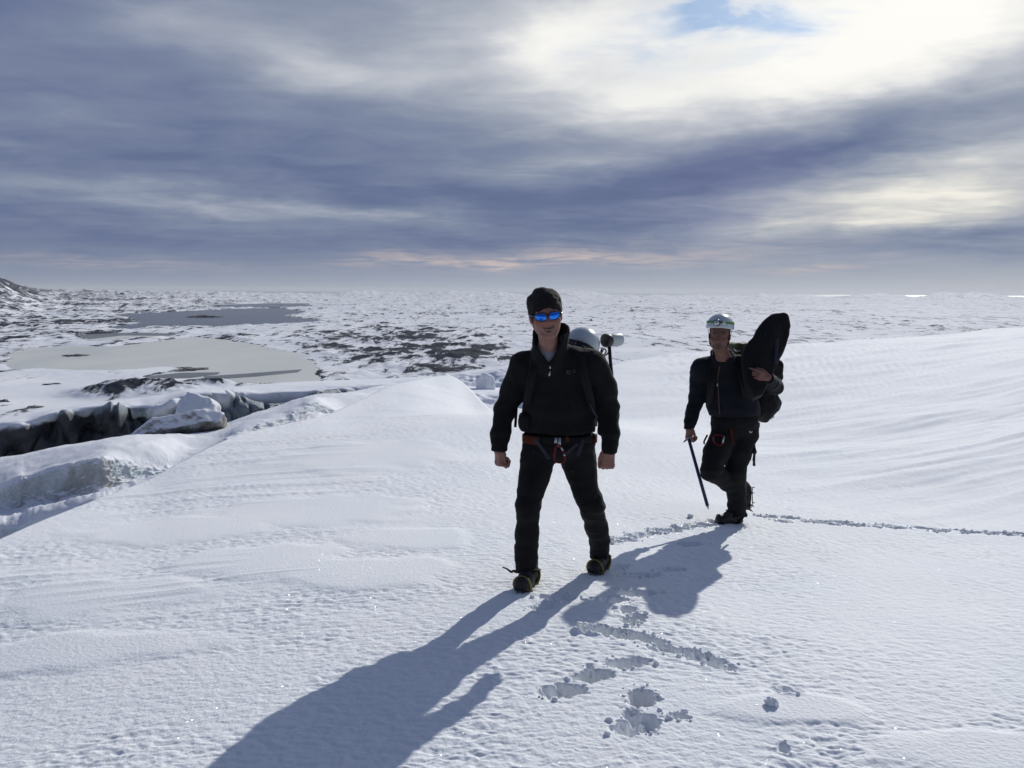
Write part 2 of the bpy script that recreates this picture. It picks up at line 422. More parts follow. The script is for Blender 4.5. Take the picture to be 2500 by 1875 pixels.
def detail_h(x, y):
    d = np.hypot(x, y)
    h = np.zeros_like(x)
    # broad swells and wind-carved lines
    h += 0.045 * n2(x / 3.1, y / 3.7, 11) * smooth(d, 3, 9) + 0.009 * n2(x / 0.9, y / 1.1, 12)
    left = smooth(-x, 0.2, 2.2) * smooth(y, 3.0, 5.0)
    wx = x + 0.8 * n2(x / 2.2, y / 2.2, 15)
    lines = fbm2((wx * 0.92 + y * 0.38) / 2.6, (y * 0.92 - wx * 0.38 * 0.4) / 0.24, 3, 16)
    h += 0.020 * left * np.maximum(lines, -0.1) * smooth(n2(x / 2.0, y / 1.6, 17), -0.25, 0.35)
    # sastrugi on the slope to the right, running away to the upper right
    right = smooth(x - 0.12 * y, -0.5, 3.5) * smooth(d, 7.0, 14.0)
    a = rad(30); rx = x * math.sin(a + 0.5) + y * math.cos(a + 0.5); ry = x * math.cos(a + 0.5) - y * math.sin(a + 0.5)
    sc = np.clip(d / 14.0, 0.7, 2.2)
    l2 = fbm2(rx / 6.5, ry / 0.6, 4, 21); l3 = fbm2(rx / 14.0 + 3, ry / 2.1, 3, 25)
    h += right * (0.052 * (np.abs(l2) - 0.4) * sc ** .5 + 0.09 * l3)
    # small wind ripples: rounded lumps with steeper lee sides
    patch = np.zeros_like(x)
    for (px_, py_, ax, ay) in PA_XY:
        q = ((x - px_) / ax) ** 2 + ((y - py_) / ay) ** 2 + 0.5 * n2(x / 0.35, y / 0.3, 31)
        patch = np.maximum(patch, 1 - smooth(q, 0.45, 1.25))
    dx = 0.02 * n2(x / 0.11, y / 0.11, 41); dy = 0.02 * n2(x / 0.12, y / 0.10, 42)
    rp = n2((x + dx) / 0.066, (y + dy) / 0.040, 43) + 0.50 * n2((x + dx) / 0.034, (y + dy) / 0.022, 44) + 0.22 * n2(x / 0.24, y / 0.16, 45)
    rp = np.where(rp > 0, rp * 0.75, -np.abs(rp) ** 0.85)
    amp = 0.0068 * (0.38 + 0.75 * smooth(n2(x / 1.6, y / 1.1, 46) + .5 * n2(x / .5, y / .4, 48), -0.45, 0.5))
    amp = amp * (1 + 0.4 * smooth(x, 0.6, 2.0) * (1 - smooth(y, 3.6, 5.2)))
    fade = 1 - smooth(d, 14.0, 30.0)
    h += rp * amp * fade * (1 - 0.97 * patch) + patch * 0.012
    h += 0.0016 * n2(x / 0.018, y / 0.018, 47) * (1 - smooth(d, 4, 9))
    return h
def prints_h(x, y):
    h = np.zeros_like(x); rock = 0
    near = np.hypot(x, y) < 13.5
    xn, yn = x[near], y[near]; hn = np.zeros_like(xn)
    w1 = n2(xn / 0.05, yn / 0.05, 51); w2 = n2(xn / 0.022, yn / 0.022, 52)
    for (gx, gy), p in zip(PR_XY, PRINTS):
        sel = (np.abs(xn - gx) < 0.5) & (np.abs(yn - gy) < 0.5)
        if not sel.any(): continue
        ca, sa = math.cos(rad(p[4])), math.sin(rad(p[4]))
        ex, ey = xn[sel] - gx, yn[sel] - gy
        lx = (ex * ca + ey * sa) / p[2]; ly = (-ex * sa + ey * ca) / p[3]
        r = np.sqrt(lx ** 2 + ly ** 2) + 0.22 * w1[sel] + 0.12 * w2[sel]
        dent = -1.45 * p[5] * (1 - smooth(r, 0.15, 1.05))
        rim = 0.42 * p[5] * np.exp(-((r - 1.18) / 0.20) ** 2) * (0.5 + 0.9 * np.maximum(w1[sel] + 0.5 * w2[sel], -0.3))
        hn[sel] = np.minimum(hn[sel], 0) * 0.35 + np.where(dent < hn[sel], dent, hn[sel]) * 0.75 + rim + 0.10 * p[5] * w2[sel] * (r < 1.3)
    h[near] = hn
    return h
def height(x, y):
    x = np.asarray(x, float); y = np.asarray(y, float)
    return base_h(x, y) + detail_h(x, y) + prints_h(x, y)

def build_ground():
    fine = np.linspace(rad(-37), rad(37), 690)
    side = np.concatenate([np.linspace(rad(37), rad(60), 26)[1:], np.linspace(rad(60), rad(300), 60)[1:-1], np.linspace(rad(300), rad(323), 26)[:-1]])
    az = np.concatenate([fine, side])
    rs = list(np.geomspace(0.25, 2.9, 40))
    while rs[-1] < 170:
        d = rs[-1]
        rs.append(d + min(0.58 * d * d / (1.78 * FPX), max(0.011 * d, 0.02)) if d < 70 else d * 1.035)
    r = np.array(rs)
    A, R_ = np.meshgrid(az, r)
    x = (np.sin(A) * R_).ravel(); y = (np.cos(A) * R_).ravel()
    z = height(x, y)
    co = np.c_[x, y, z]
    f = grid_faces(len(r), len(az), True)
    n0 = len(co)
    co = np.vstack([co, [[0, 0, float(z[:len(az)].mean())]]])
    tri = np.c_[np.full(len(az), n0), np.arange(len(az)), (np.arange(len(az)) + 1) % len(az)]
    me = quads_mesh('snow_ground', co, f[:, ::-1])
    o = link('snow_ground', me, M['snow'])
    tag(o, kind='structure')
    print('ground verts', len(co), 'rows', len(r))
    return o
ground = build_ground()
# ------------------------------------------------------------------ the outwash plain, the hill, the lakes and the sea far below
ZP = CAM_Z - 60.0
def plain_xy(c5x, c5y):                  # pixel of the close-up at (0,640), scale 2.697
    q = on_z(c5x / 2.697, 640 + c5y / 2.697, ZP); return (q[0], q[1])
LAKE_NEAR = [(20, 655), (90, 600), (170, 566), (450, 545), (700, 560), (850, 545), (1150, 505), (1300, 490), (1500, 515), (1700, 545), (1850, 580), (2020, 600), (1985, 632), (2110, 680), (2060, 715), (2120, 790), (1900, 830), (1500, 830), (1300, 770), (950, 765), (1100, 720), (1330, 697), (1050, 690), (700, 712), (480, 712), (250, 700), (100, 705)]
LAKE_FAR = [(740, 345), (1000, 332), (1150, 326), (1500, 308), (1850, 300), (2010, 330), (1870, 352), (2150, 386), (1900, 402), (1500, 420), (1170, 425), (1000, 418), (870, 440), (690, 432), (900, 405), (850, 365)]
LAKE_STRIP = [(1280, 276), (1700, 268), (2000, 270), (2050, 290), (1800, 300), (1500, 298)]
LAKE_SIDE = [(500, 480), (900, 462), (1100, 470), (1180, 490), (900, 500), (600, 520)]
MELT = [(1340, 752), (1600, 735), (1990, 705), (1960, 725), (1700, 752), (1350, 778)]
MELT_SIDE = [(950, 752), (1200, 728), (1450, 725), (1430, 740), (1250, 762), (1000, 770)]
def sd_poly(x, y, poly):                 # signed distance, negative inside
    p = np.array(poly); q = np.roll(p, -1, 0)
    d2 = np.full(x.shape, 1e18); ins = np.zeros(x.shape, bool)
    for a, b in zip(p, q):
        e = b - a; wx = x - a[0]; wy = y - a[1]
        t = np.clip((wx * e[0] + wy * e[1]) / (e @ e), 0, 1)
        d2 = np.minimum(d2, (wx - t * e[0]) ** 2 + (wy - t * e[1]) ** 2)
        c = ((a[1] <= y) & (b[1] > y)) | ((b[1] <= y) & (a[1] > y))
        with np.errstate(divide='ignore', invalid='ignore'):
            xi = a[0] + (y - a[1]) / (b[1] - a[1]) * e[0]
        ins ^= c & (x < xi)
    return np.where(ins, -1, 1) * np.sqrt(d2)
POLY = {k: [plain_xy(*c) for c in v] for k, v in (('near', LAKE_NEAR), ('far', LAKE_FAR), ('strip', LAKE_STRIP), ('side', LAKE_SIDE), ('melt', MELT), ('melt_side', MELT_SIDE))}

def build_plain():
    az = np.concatenate([np.linspace(rad(-34), rad(34), 560), np.linspace(rad(34), rad(80), 30)[1:], np.linspace(rad(80), rad(280), 24)[1:-1], np.linspace(rad(280), rad(326), 30)[:-1]])
    vv = np.concatenate([np.linspace(260, 125, 40)[:-1], np.linspace(125, 2.6, 330)])      # pixels below the horizon
    r = 60.0 * FPX / vv
    A, R_ = np.meshgrid(az, r)
    x = (np.sin(A) * R_).ravel(); y = (np.cos(A) * R_).ravel(); d = R_.ravel(); a = np.degrees(A.ravel()); a = np.where(a > 180, a - 360, a)
    sc = np.clip(d / 900.0, 0.6, 5.0)
    wob = 9 * fbm2(x / 45, y / 45, 3, 61) * sc ** 0.7
    sd = np.full(x.shape, 1e9)
    for k in ('near', 'far', 'strip', 'side'):
        sd = np.minimum(sd, sd_poly(x, y, POLY[k]) + wob * 0.8)
    # rolling moraine: hummocks a few metres high
    hum = fbm2(x / 62 + 0.35 * y / 62, y / 75, 5, 62, 0.55)
    hum2 = fbm2(x / 24, y / 34, 4, 68, 0.55)
    big = fbm2(x / 420, y / 600, 3, 63)
    hump = np.maximum(hum + 0.15, 0)
    # where it is rough
    rough = 0.35 + 0.0 * x
    rough += 0.85 * np.exp(-((a + 6) / 8.5) ** 2 - (np.log(d / 900) / 0.55) ** 2)       # right of the near lake
    rough += 0.65 * np.exp(-((a + 30) / 14) ** 2) * smooth(d, 800, 1300)
    rough += 0.55 * smooth(d, 3500, 9000)
    rough -= 0.30 * smooth(a, -1, 4) * (1 - smooth(d, 3200, 5200))
    rough += 0.55 * np.exp(-((a - 12) / 14) ** 2 - (np.log(d / 3000) / 0.25) ** 2) + 0.8 * np.exp(-((a - 27) / 9) ** 2 - (np.log(d / 1750) / 0.22) ** 2)
    rough = np.clip(rough, 0.08, 1.5)
    mound = 0.0 * x; mrock = 0.0 * x
    for (mx, my, mrx, mry, mh) in ((930, 860, 34, 26, 7.5), (1420, 812, 26, 12, 4.0), (1800, 800, 14, 6, 2.0), (640, 890, 18, 12, 2.5)):
        q = plain_xy(mx, my); g = np.exp(-(((x - q[0]) / mrx) ** 2 + ((y - q[1]) / mry) ** 2) ** 1.3); mound = mound + mh * g; mrock = np.maximum(mrock, g)
    z = 0.4 + 1.2 * rough * (hump * 3.2 + 1.5 * np.maximum(hum2, -0.2)) * np.clip(d / 1500, 0.8, 3.0)
    z = z + 1.5 * np.maximum(big, 0) * smooth(d, 2500, 8000) * 4
    z *= 1 - .70 * smooth(-a, 12, 20) * (1 - smooth(d, 560, 820))
    z *= smooth(sd, 0, 22)
    z = np.where(sd < 0, -1.5 * smooth(-sd, 0, 8), z + 0.35 * smooth(sd, 0, 3))
    # the hill entering from the left and low far hills
    hx = smooth(-a, 26.0, 32.0); hill = 145 * hx ** 2.2 * smooth(d, 1500, 4200) + 30 * smooth(-a, 31, 45) * smooth(d, 1500, 4200)
    hill += 24 * smooth(-a, 10, 27) * smooth(d, 3000, 7000)
    hill *= 1 + 0.10 * fbm2(x / 300, y / 300, 4, 64)
    z += hill + 5 * smooth(-a, 19, 27) * smooth(d, 1500, 3000) * np.maximum(fbm2(x / 120, y / 160, 4, 69), -0.2) * 1.5
    for ac, wd, dd0, hh in ((3.6, 2.2, 11500, 92), (27.5, 2.4, 9500, 74), (22.5, 1.8, 9800, 52), (17.0, 1.8, 10500, 40), (-3.0, 3.0, 11000, 58), (-9.0, 2.4, 11500, 48)):
        z += hh * np.exp(-((a - ac) / wd) ** 4) * np.exp(-((d - dd0) / 1600) ** 2) * (0.8 + 0.35 * n2(x / 260, y / 500, 65))
    z += 30 * smooth(d, 7000, 11500) * (1 - smooth(d, 13500, 16000)) * (0.55 + 0.6 * np.maximum(fbm2(x / 330, y / 900, 3, 66), -0.5))
    z = np.where(d > 16500, z * (1 - smooth(d, 16500, 18500)) - 3 * smooth(d, 16500, 18500), z)
    # rock laid bare: steep sunlit-melted flanks and wind-scoured crests
    rock = 0.22 * hum + 0.16 * hum2 + 0.55 * rough + 0.25 * fbm2(x / 300, y / 500, 3, 67) - 0.37
    rock += 0.25 * smooth(hill, 5, 60)
    rock -= 0.30 * smooth(d, 4500, 7500) + .15 * smooth(d, 9000, 13000)
    shore = np.exp(-(np.maximum(sd, 0) / (3.5 * sc)) ** 2) * (sd > 0)
    rock = np.maximum(rock, 0.32 * shore)
    floe = smooth(-a, 17, 24) * (1 - smooth(d, 650, 900))
    rock -= 0.10 * floe
    z = z + mound * (1 + .25 * fbm2(x / 9, y / 9, 4, 74)); rock = rock + .50 * mrock
    co = np.c_[x, y, z + ZP]
    f = grid_faces(len(r), len(az), True)
    me = quads_mesh('snowy_plain', co, f[:, ::-1])
    add_attr(me, 'rock', rock)
    m, t, b = new_mat('snow patched moraine')
    p = pos(t)
    vd = t.n.new('ShaderNodeVectorMath'); vd.operation = 'LENGTH'; t.l.new(p, vd.inputs[0])
    s1 = t.noise(t.mapping(p, rot=(0, 0, rad(-14)), scale=(1, 0.30, 1)), 0.062, 6.0, 0.74, 0.4)
    s2 = t.noise(t.mapping(p, rot=(0, 0, rad(-10)), scale=(1, 0.22, 1)), 0.012, 4.0, 0.65, 0.3)
    rk = t.math('ADD', attr(t, 'rock'), t.math('ADD', t.math('MULTIPLY', t.math('SUBTRACT', s1, 0.5), 2.5), t.math('MULTIPLY', t.math('SUBTRACT', s2, 0.5), 0.9)))
    mask = t.sstep(rk, 0.10, 0.34)
    snowc = t.ramp(t.noise(p, 0.012, 4.0, 0.6), [(0.3, (0.66, 0.69, 0.74)), (0.7, (0.84, 0.85, 0.87))])
    rockc = t.ramp(t.noise(p, 0.08, 3.0, 0.6), [(0.3, (0.020, 0.025, 0.036)), (0.75, (0.050, 0.057, 0.072))])
    t.l.new(t.mix(mask, snowc, rockc), b.inputs['Base Color'])
    b.inputs['Roughness'].default_value = 0.8
    b.inputs['Specular IOR Level'].default_value = 0.02
    o = link('snowy_plain', me, m); tag(o, kind='structure')
    return o
plain = build_plain()

def flat_poly(name, poly, z, mat, grow=0.0):
    p = np.array(poly); c = p.mean(0)
    n = 240
    # resample the outline and roughen it
    q = np.vstack([p, p[:1]]); L = np.r_[0, np.cumsum(np.hypot(*np.diff(q, axis=0).T))]
    s = np.linspace(0, L[-1], n, endpoint=False)
    ox = np.interp(s, L, q[:, 0]); oy = np.interp(s, L, q[:, 1])
    k = L[-1] / n
    ox = ox + k * 0.9 * n2(s / (k * 4), s * 0 + 3.3, 71); oy = oy + k * 1.6 * n2(s / (k * 4), s * 0 + 9.1, 72)
    me = bpy.data.meshes.new(name)
    me.from_pydata([(a, b_, z) for a, b_ in zip(ox, oy)], [], [list(range(n))])
    me.update()
    if me.polygons[0].normal.z < 0: me.flip_normals()
    return tag(link(name, me, mat, smooth_shade=False), kind='structure')
def water_mat(name, c0, c1, rough, scale, bumps=0.0, spec=0.5):
    m, t, b = new_mat(name); p = pos(t)
    f = t.noise(t.mapping(p, scale=(1, 0.35, 1)), scale, 5.0, 0.6, 0.6)
    t.l.new(t.ramp(f, [(0.3, c0), (0.7, c1)]), b.inputs['Base Color'])
    b.inputs['Roughness'].default_value = rough; b.inputs['Specular IOR Level'].default_value = spec
    if bumps: t.l.new(bump(t, t.noise(p, 0.4, 3.0, 0.6), bumps), b.inputs['Normal'])
    return m
M['lake_ice'] = water_mat('grey lake ice', (0.55, 0.57, 0.54), (0.68, 0.69, 0.65), 0.5, 0.01, spec=0.3)
M['lake_dark'] = water_mat('dark lake water', (0.060, 0.072, 0.085), (0.10, 0.112, 0.122), 0.25, 0.006)
M['melt'] = water_mat('wet dark ice', (0.10, 0.115, 0.11), (0.17, 0.18, 0.17), 0.35, 0.02)
M['sea'] = water_mat('sea', (0.12, 0.14, 0.155), (0.15, 0.17, 0.185), 0.30, 0.001)
def big_sheet(name, poly, z, mat, pad):
    p = np.array(poly); lo, hi = p.min(0) - pad, p.max(0) + pad
    me = bpy.data.meshes.new(name)
    me.from_pydata([(lo[0], lo[1], z), (hi[0], lo[1], z), (hi[0], hi[1], z), (lo[0], hi[1], z)], [], [(0, 1, 2, 3)]); me.update()
    return tag(link(name, me, mat, smooth_shade=False), kind='structure')
big_sheet('frozen_lake', POLY['near'], ZP - 0.05, M['lake_ice'], 15)
big_sheet('lake', POLY['far'], ZP - 0.05, M['lake_dark'], 25)
big_sheet('lake', POLY['strip'], ZP - 0.05, M['lake_dark'], 40)
big_sheet('pond', POLY['side'], ZP - 0.06, M['melt'], 15)
flat_poly('meltwater', POLY['melt'], ZP + 0.02, M['melt'])
flat_poly('meltwater', POLY['melt_side'], ZP + 0.02, M['melt'])
def build_sea():
    n = 96; az = np.linspace(-math.pi, math.pi, n, endpoint=False)
    rr = np.array([9000.0, 16000.0, 30000.0, 60000.0])
    A, R_ = np.meshgrid(az, rr)
    me = quads_mesh('sea', np.c_[(np.sin(A) * R_).ravel(), (np.cos(A) * R_).ravel(), np.full(A.size, ZP - 1.0)], grid_faces(4, n, True)[:, ::-1])
    tag(link('sea', me, M['sea'], smooth_shade=False), kind='structure')
build_sea()
# ------------------------------------------------------------------ the air over the plain
def build_haze():
    b = 65000.0; z0, z1 = ZP - 4.0, 190.0
    me = bpy.data.meshes.new('haze')
    me.from_pydata([(x, y, z) for z in (z0, z1) for y in (-b, b) for x in (-b, b)], [], [(0, 2, 3, 1), (4, 5, 7, 6), (0, 1, 5, 4), (2, 6, 7, 3), (0, 4, 6, 2), (1, 3, 7, 5)]); me.update()
    m = bpy.data.materials.new('thin haze'); m.use_nodes = True; nt = m.node_tree; nt.nodes.clear()
    o = nt.nodes.new('ShaderNodeOutputMaterial'); v = nt.nodes.new('ShaderNodeVolumePrincipled')
    v.inputs['Color'].default_value = (0.86, 0.91, 0.97, 1); v.inputs['Density'].default_value = 3.0e-5; v.inputs['Anisotropy'].default_value = 0.2
    nt.links.new(v.outputs[0], o.inputs['Volume'])
    tag(link('haze', me, m, None, False), kind='stuff')
build_haze()
# ------------------------------------------------------------------ modelling by blended volumes
class Vol:
    """a blend of round-cones, ellipsoids and cut-outs on a grid, turned into one closed mesh"""
    def __init__(s, lo, hi, h):
        s.h = h; s.lo = np.array(lo, float) - 3 * h
        s.n = np.ceil((np.array(hi) + 3 * h - s.lo) / h).astype(int) + 1
        s.F = np.full(s.n, 0.05, np.float32)
        s.ax = [s.lo[k] + h * np.arange(s.n[k]) for k in range(3)]
    def _blk(s, lo, hi, pad):
        a = np.clip(np.floor((np.array(lo) - pad - s.lo) / s.h).astype(int), 0, s.n); b = np.clip(np.ceil((np.array(hi) + pad - s.lo) / s.h).astype(int) + 1, 0, s.n)
        sl = tuple(slice(a[k], b[k]) for k in range(3))
        X, Y, Z = np.meshgrid(s.ax[0][sl[0]], s.ax[1][sl[1]], s.ax[2][sl[2]], indexing='ij')
        return sl, np.stack([X, Y, Z], -1)
    def put(s, sl, d, k, mode='add'):
        F = s.F[sl]; d = d.astype(np.float32)
        if mode == 'sub': d = -d; F = -F
        if mode == 'sub':                 # smooth max(F, -d) = -smin(-F, d)
            A, B = F, -d
            hh = np.clip(0.5 + 0.5 * (B - A) / max(k, 1e-6), 0, 1); r = B + (A - B) * hh - k * hh * (1 - hh)
            s.F[sl] = -r; return
        hh = np.clip(0.5 + 0.5 * (d - F) / max(k, 1e-6), 0, 1)
        s.F[sl] = d + (F - d) * hh - k * hh * (1 - hh)
    def cone(s, a, b, ra, rb, k=0.02, flat=None, mode='add'):
        a = np.array(a, float); b = np.array(b, float); R = max(ra, rb) * (1.0 if flat is None else max(1.0, flat[1]))
        sl, P = s._blk(np.minimum(a, b) - R, np.maximum(a, b) + R, 0.045)
        if P.size == 0: return s
        sc = 1.0
        if flat is not None:              # flat = (direction, stretch): widen the section along a direction
            n = np.array(flat[0], float); n /= np.linalg.norm(n); f = 1.0 / flat[1]
            P = P + ((P - a) @ n * (f - 1))[..., None] * n; b = b + ((b - a) @ n) * (f - 1) * n; sc = min(1.0, 1.0 / f) if f > 1 else 1.0
        e = b - a; t = np.clip(((P - a) @ e) / max(e @ e, 1e-12), 0, 1)
        d = np.linalg.norm(P - a - t[..., None] * e, axis=-1) - (ra + (rb - ra) * t)
        s.put(sl, d * sc, k, mode); return s
    def chain(s, pts, k=0.02, flat=None, mode='add'):
        for (p, r), (q, r2) in zip(pts[:-1], pts[1:]): s.cone(p, q, r, r2, k, flat, mode)
        return s
    def ell(s, c, r, k=0.02, R=None, mode='add'):
        c = np.array(c, float); r = np.array(r, float); m = r.max()
        sl, P = s._blk(c - m, c + m, 0.045)
        if P.size == 0: return s
        q = P - c
        if R is not None: q = q @ np.array(R)
        q1 = q / r; l1 = np.linalg.norm(q1, axis=-1); l2 = np.linalg.norm(q1 / r, axis=-1) + 1e-9
        s.put(sl, l1 * (l1 - 1) / l2, k, mode); return s
    def box(s, c, half, rnd, k=0.02, R=None, mode='add'):
        c = np.array(c, float); half = np.array(half, float); m = np.linalg.norm(half)
        sl, P = s._blk(c - m, c + m, 0.045)
        q = P - c
        if R is not None: q = q @ np.array(R)
        q = np.abs(q) - (half - rnd)
        d = np.linalg.norm(np.maximum(q, 0), axis=-1) + np.minimum(q.max(-1), 0) - rnd
        s.put(sl, d, k, mode); return s
    def cut(s, fn, k=0.004):              # keep where fn(P) < 0
        sl = tuple(slice(0, n) for n in s.n)
        X, Y, Z = np.meshgrid(*s.ax, indexing='ij')
        d = -fn(np.stack([X, Y, Z], -1)); s.put(sl, d, k, 'sub'); return s
    def fun(s, lo, hi, fn, k=0.01, mode='add'):
        sl, P = s._blk(lo, hi, 0.03); s.put(sl, fn(P), k, mode); return s
    def surface(s):
        F = s.F; I = F < 0
        c = [I[i:F.shape[0] - 1 + i, j:F.shape[1] - 1 + j, k:F.shape[2] - 1 + k] for i in (0, 1) for j in (0, 1) for k in (0, 1)]
        anyv = c[0].copy(); allv = c[0].copy()
        for q in c[1:]: anyv |= q; allv &= q
        act = anyv & ~allv
        idx = np.argwhere(act); num = np.full(act.shape, -1, np.int64); num[act] = np.arange(len(idx))
        acc = np.zeros((len(idx), 3)); cnt = np.zeros(len(idx))
        for a in range(3):
            o = [0, 1, 2]; o.remove(a)
            for u in (0, 1):
                for v in (0, 1):
                    p = idx.copy(); p[:, o[0]] += u; p[:, o[1]] += v
                    q = p.copy(); q[:, a] += 1
                    f0 = F[tuple(p.T)]; f1 = F[tuple(q.T)]; m = (f0 < 0) != (f1 < 0)
                    t = np.where(m, f0 / np.where(m, f0 - f1, 1), 0)
                    w = p.astype(float) - idx; w[:, a] += t
                    acc += w * m[:, None]; cnt += m
        co = s.lo + s.h * (idx + acc / cnt[:, None])
        faces = []
        for a in range(3):
            o = [(a + 1) % 3, (a + 2) % 3]
            sl0 = [slice(1, -1)] * 3; sl0[a] = slice(0, -1); sl1 = [slice(1, -1)] * 3; sl1[a] = slice(1, None)
            A = I[tuple(sl0)]; B = I[tuple(sl1)]
            e = np.argwhere(A != B)
            if not len(e): continue
            ins = A[tuple(e.T)]
            base = e.copy(); base[:, o[0]] += 1; base[:, o[1]] += 1
            def cell(du, dv):
                q = base.copy(); q[:, o[0]] += du - 1; q[:, o[1]] += dv - 1; return num[tuple(q.T)]
            qd = np.stack([cell(0, 0), cell(1, 0), cell(1, 1), cell(0, 1)], 1)
            faces.append(np.where(ins[:, None], qd, qd[:, ::-1]))
        return co, np.vstack(faces)
def vnormals(co, f):
    a, b, c, d = (co[f[:, k]] for k in range(4))
    n = np.cross(c - a, d - b); vn = np.zeros_like(co)
    for k in range(4): np.add.at(vn, f[:, k], n)
    return vn / (np.linalg.norm(vn, axis=1, keepdims=True) + 1e-12)
def relax(co, f, it=2):
    for _ in range(it):
        s = np.zeros_like(co); c = np.zeros(len(co))
        for i, j in ((0, 1), (1, 2), (2, 3), (3, 0)):
            np.add.at(s, f[:, i], co[f[:, j]]); np.add.at(c, f[:, i], 1)
            np.add.at(s, f[:, j], co[f[:, i]]); np.add.at(c, f[:, j], 1)
        co = 0.5 * co + 0.5 * s / c[:, None]
    return co
def vol_obj(name, vol, mat, root, wr=None, it=1):
    co, f = vol.surface()
    co = relax(co, f, it)
    if wr is not None: co = co + vnormals(co, f) * wr(co)[:, None]
    off = np.array(root.matrix_world.translation if root is not None else (0, 0, 0)) if root is not None else 0
    me = quads_mesh(name, co - off, f)
    return link(name, me, mat, root)

# ------------------------------------------------------------------ crevasses to the left: benches and walls of ice
def cr(P, n, axis=0):                    # Catmull-Rom resample along an axis
    P = np.moveaxis(np.asarray(P, float), axis, 0); m = len(P)
    t = np.linspace(0, m - 1, n); Q = np.concatenate([[2 * P[0] - P[1]], P, [2 * P[-1] - P[-2]]])
    i = np.clip(t.astype(int), 0, m - 2); u = (t - i).reshape((-1,) + (1,) * (P.ndim - 1))
    a, b, c, d = Q[i], Q[i + 1], Q[i + 2], Q[i + 3]
    r = 0.5 * (2 * b + (c - a) * u + (2 * a - 5 * b + 4 * c - d) * u ** 2 + (3 * b - a - 3 * c + d) * u ** 3)
    return np.moveaxis(r, 0, axis)
def ice_material(name, ice0, ice1, dirt, dirt_amt, snow_lo=0.45, snow_hi=0.75):
    m, t, b = new_mat(name); p = pos(t)
    g = t.n.new('ShaderNodeNewGeometry'); sp = t.n.new('ShaderNodeSeparateXYZ'); t.l.new(g.outputs['Normal'], sp.inputs[0])
    n1 = t.noise(p, 2.2, 6.0, 0.65); n2_ = t.noise(p, 22.0, 5.0, 0.7); n3_ = t.noise(t.mapping(p, scale=(1, 1, .35)), 1.1, 6.0, 0.65, 0.6)
    up = t.math('ADD', sp.outputs[2], t.math('MULTIPLY', t.math('SUBTRACT', n1, 0.5), 0.5))
    snow = t.math('MULTIPLY', t.sstep(up, snow_lo, snow_hi), t.math('SUBTRACT', 1.0, attr(t, 'bare')))
    dust = t.sstep(t.math('ADD', attr(t, 'dust'), t.math('MULTIPLY', t.math('SUBTRACT', t.noise(p, 1.6, 7.0, 0.75), 0.5), 1.1)), 0.30, 0.85)
    snow = t.math('MAXIMUM', snow, dust)
    ice = t.ramp(n2_, [(0.30, ice0), (0.70, ice1)])
    dm = t.math('MULTIPLY', t.sstep(t.math('ADD', n3_, t.math('MULTIPLY', attr(t, 'dirt'), 0.5)), 0.52, 0.72), dirt_amt)
    ice = t.mix(dm, ice, dirt)
    scol = t.ramp(n1, [(0.3, (0.78, 0.81, 0.86)), (0.7, (0.86, 0.87, 0.89))])
    scol = t.mix(t.math('MULTIPLY', attr(t, 'dirt'), t.sstep(n2_, .55, .7)), scol, (0.12, 0.10, 0.085))
    t.l.new(t.mix(snow, ice, scol), b.inputs['Base Color'])
    rr = t.math('MULTIPLY_ADD', snow, 0.45, 0.35); t.l.new(rr, b.inputs['Roughness'])
    t.l.new(t.math('MULTIPLY_ADD', t.math('SUBTRACT', 1.0, snow), 0.32, 0.04), b.inputs['Specular IOR Level'])
    h = t.math('ADD', t.math('MULTIPLY', n2_, t.math('SUBTRACT', 1.15, snow)), t.math('MULTIPLY', t.noise(p, 70.0, 3.0, .6), .25))
    t.l.new(bump(t, h, 0.05, 0.8), b.inputs['Normal'])
    return m
M['ice_near'] = ice_material('blue grey crevasse ice', (0.52, 0.63, 0.67), (0.80, 0.85, 0.86), (0.20, 0.15, 0.11), 0.55)
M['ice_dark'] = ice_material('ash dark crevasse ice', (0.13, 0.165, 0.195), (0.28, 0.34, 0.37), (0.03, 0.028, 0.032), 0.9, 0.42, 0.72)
M['ice_dirty'] = ice_material('gravelly ice', (0.34, 0.34, 0.33), (0.52, 0.52, 0.51), (0.10, 0.085, 0.07), 0.85, 0.22, 0.60)

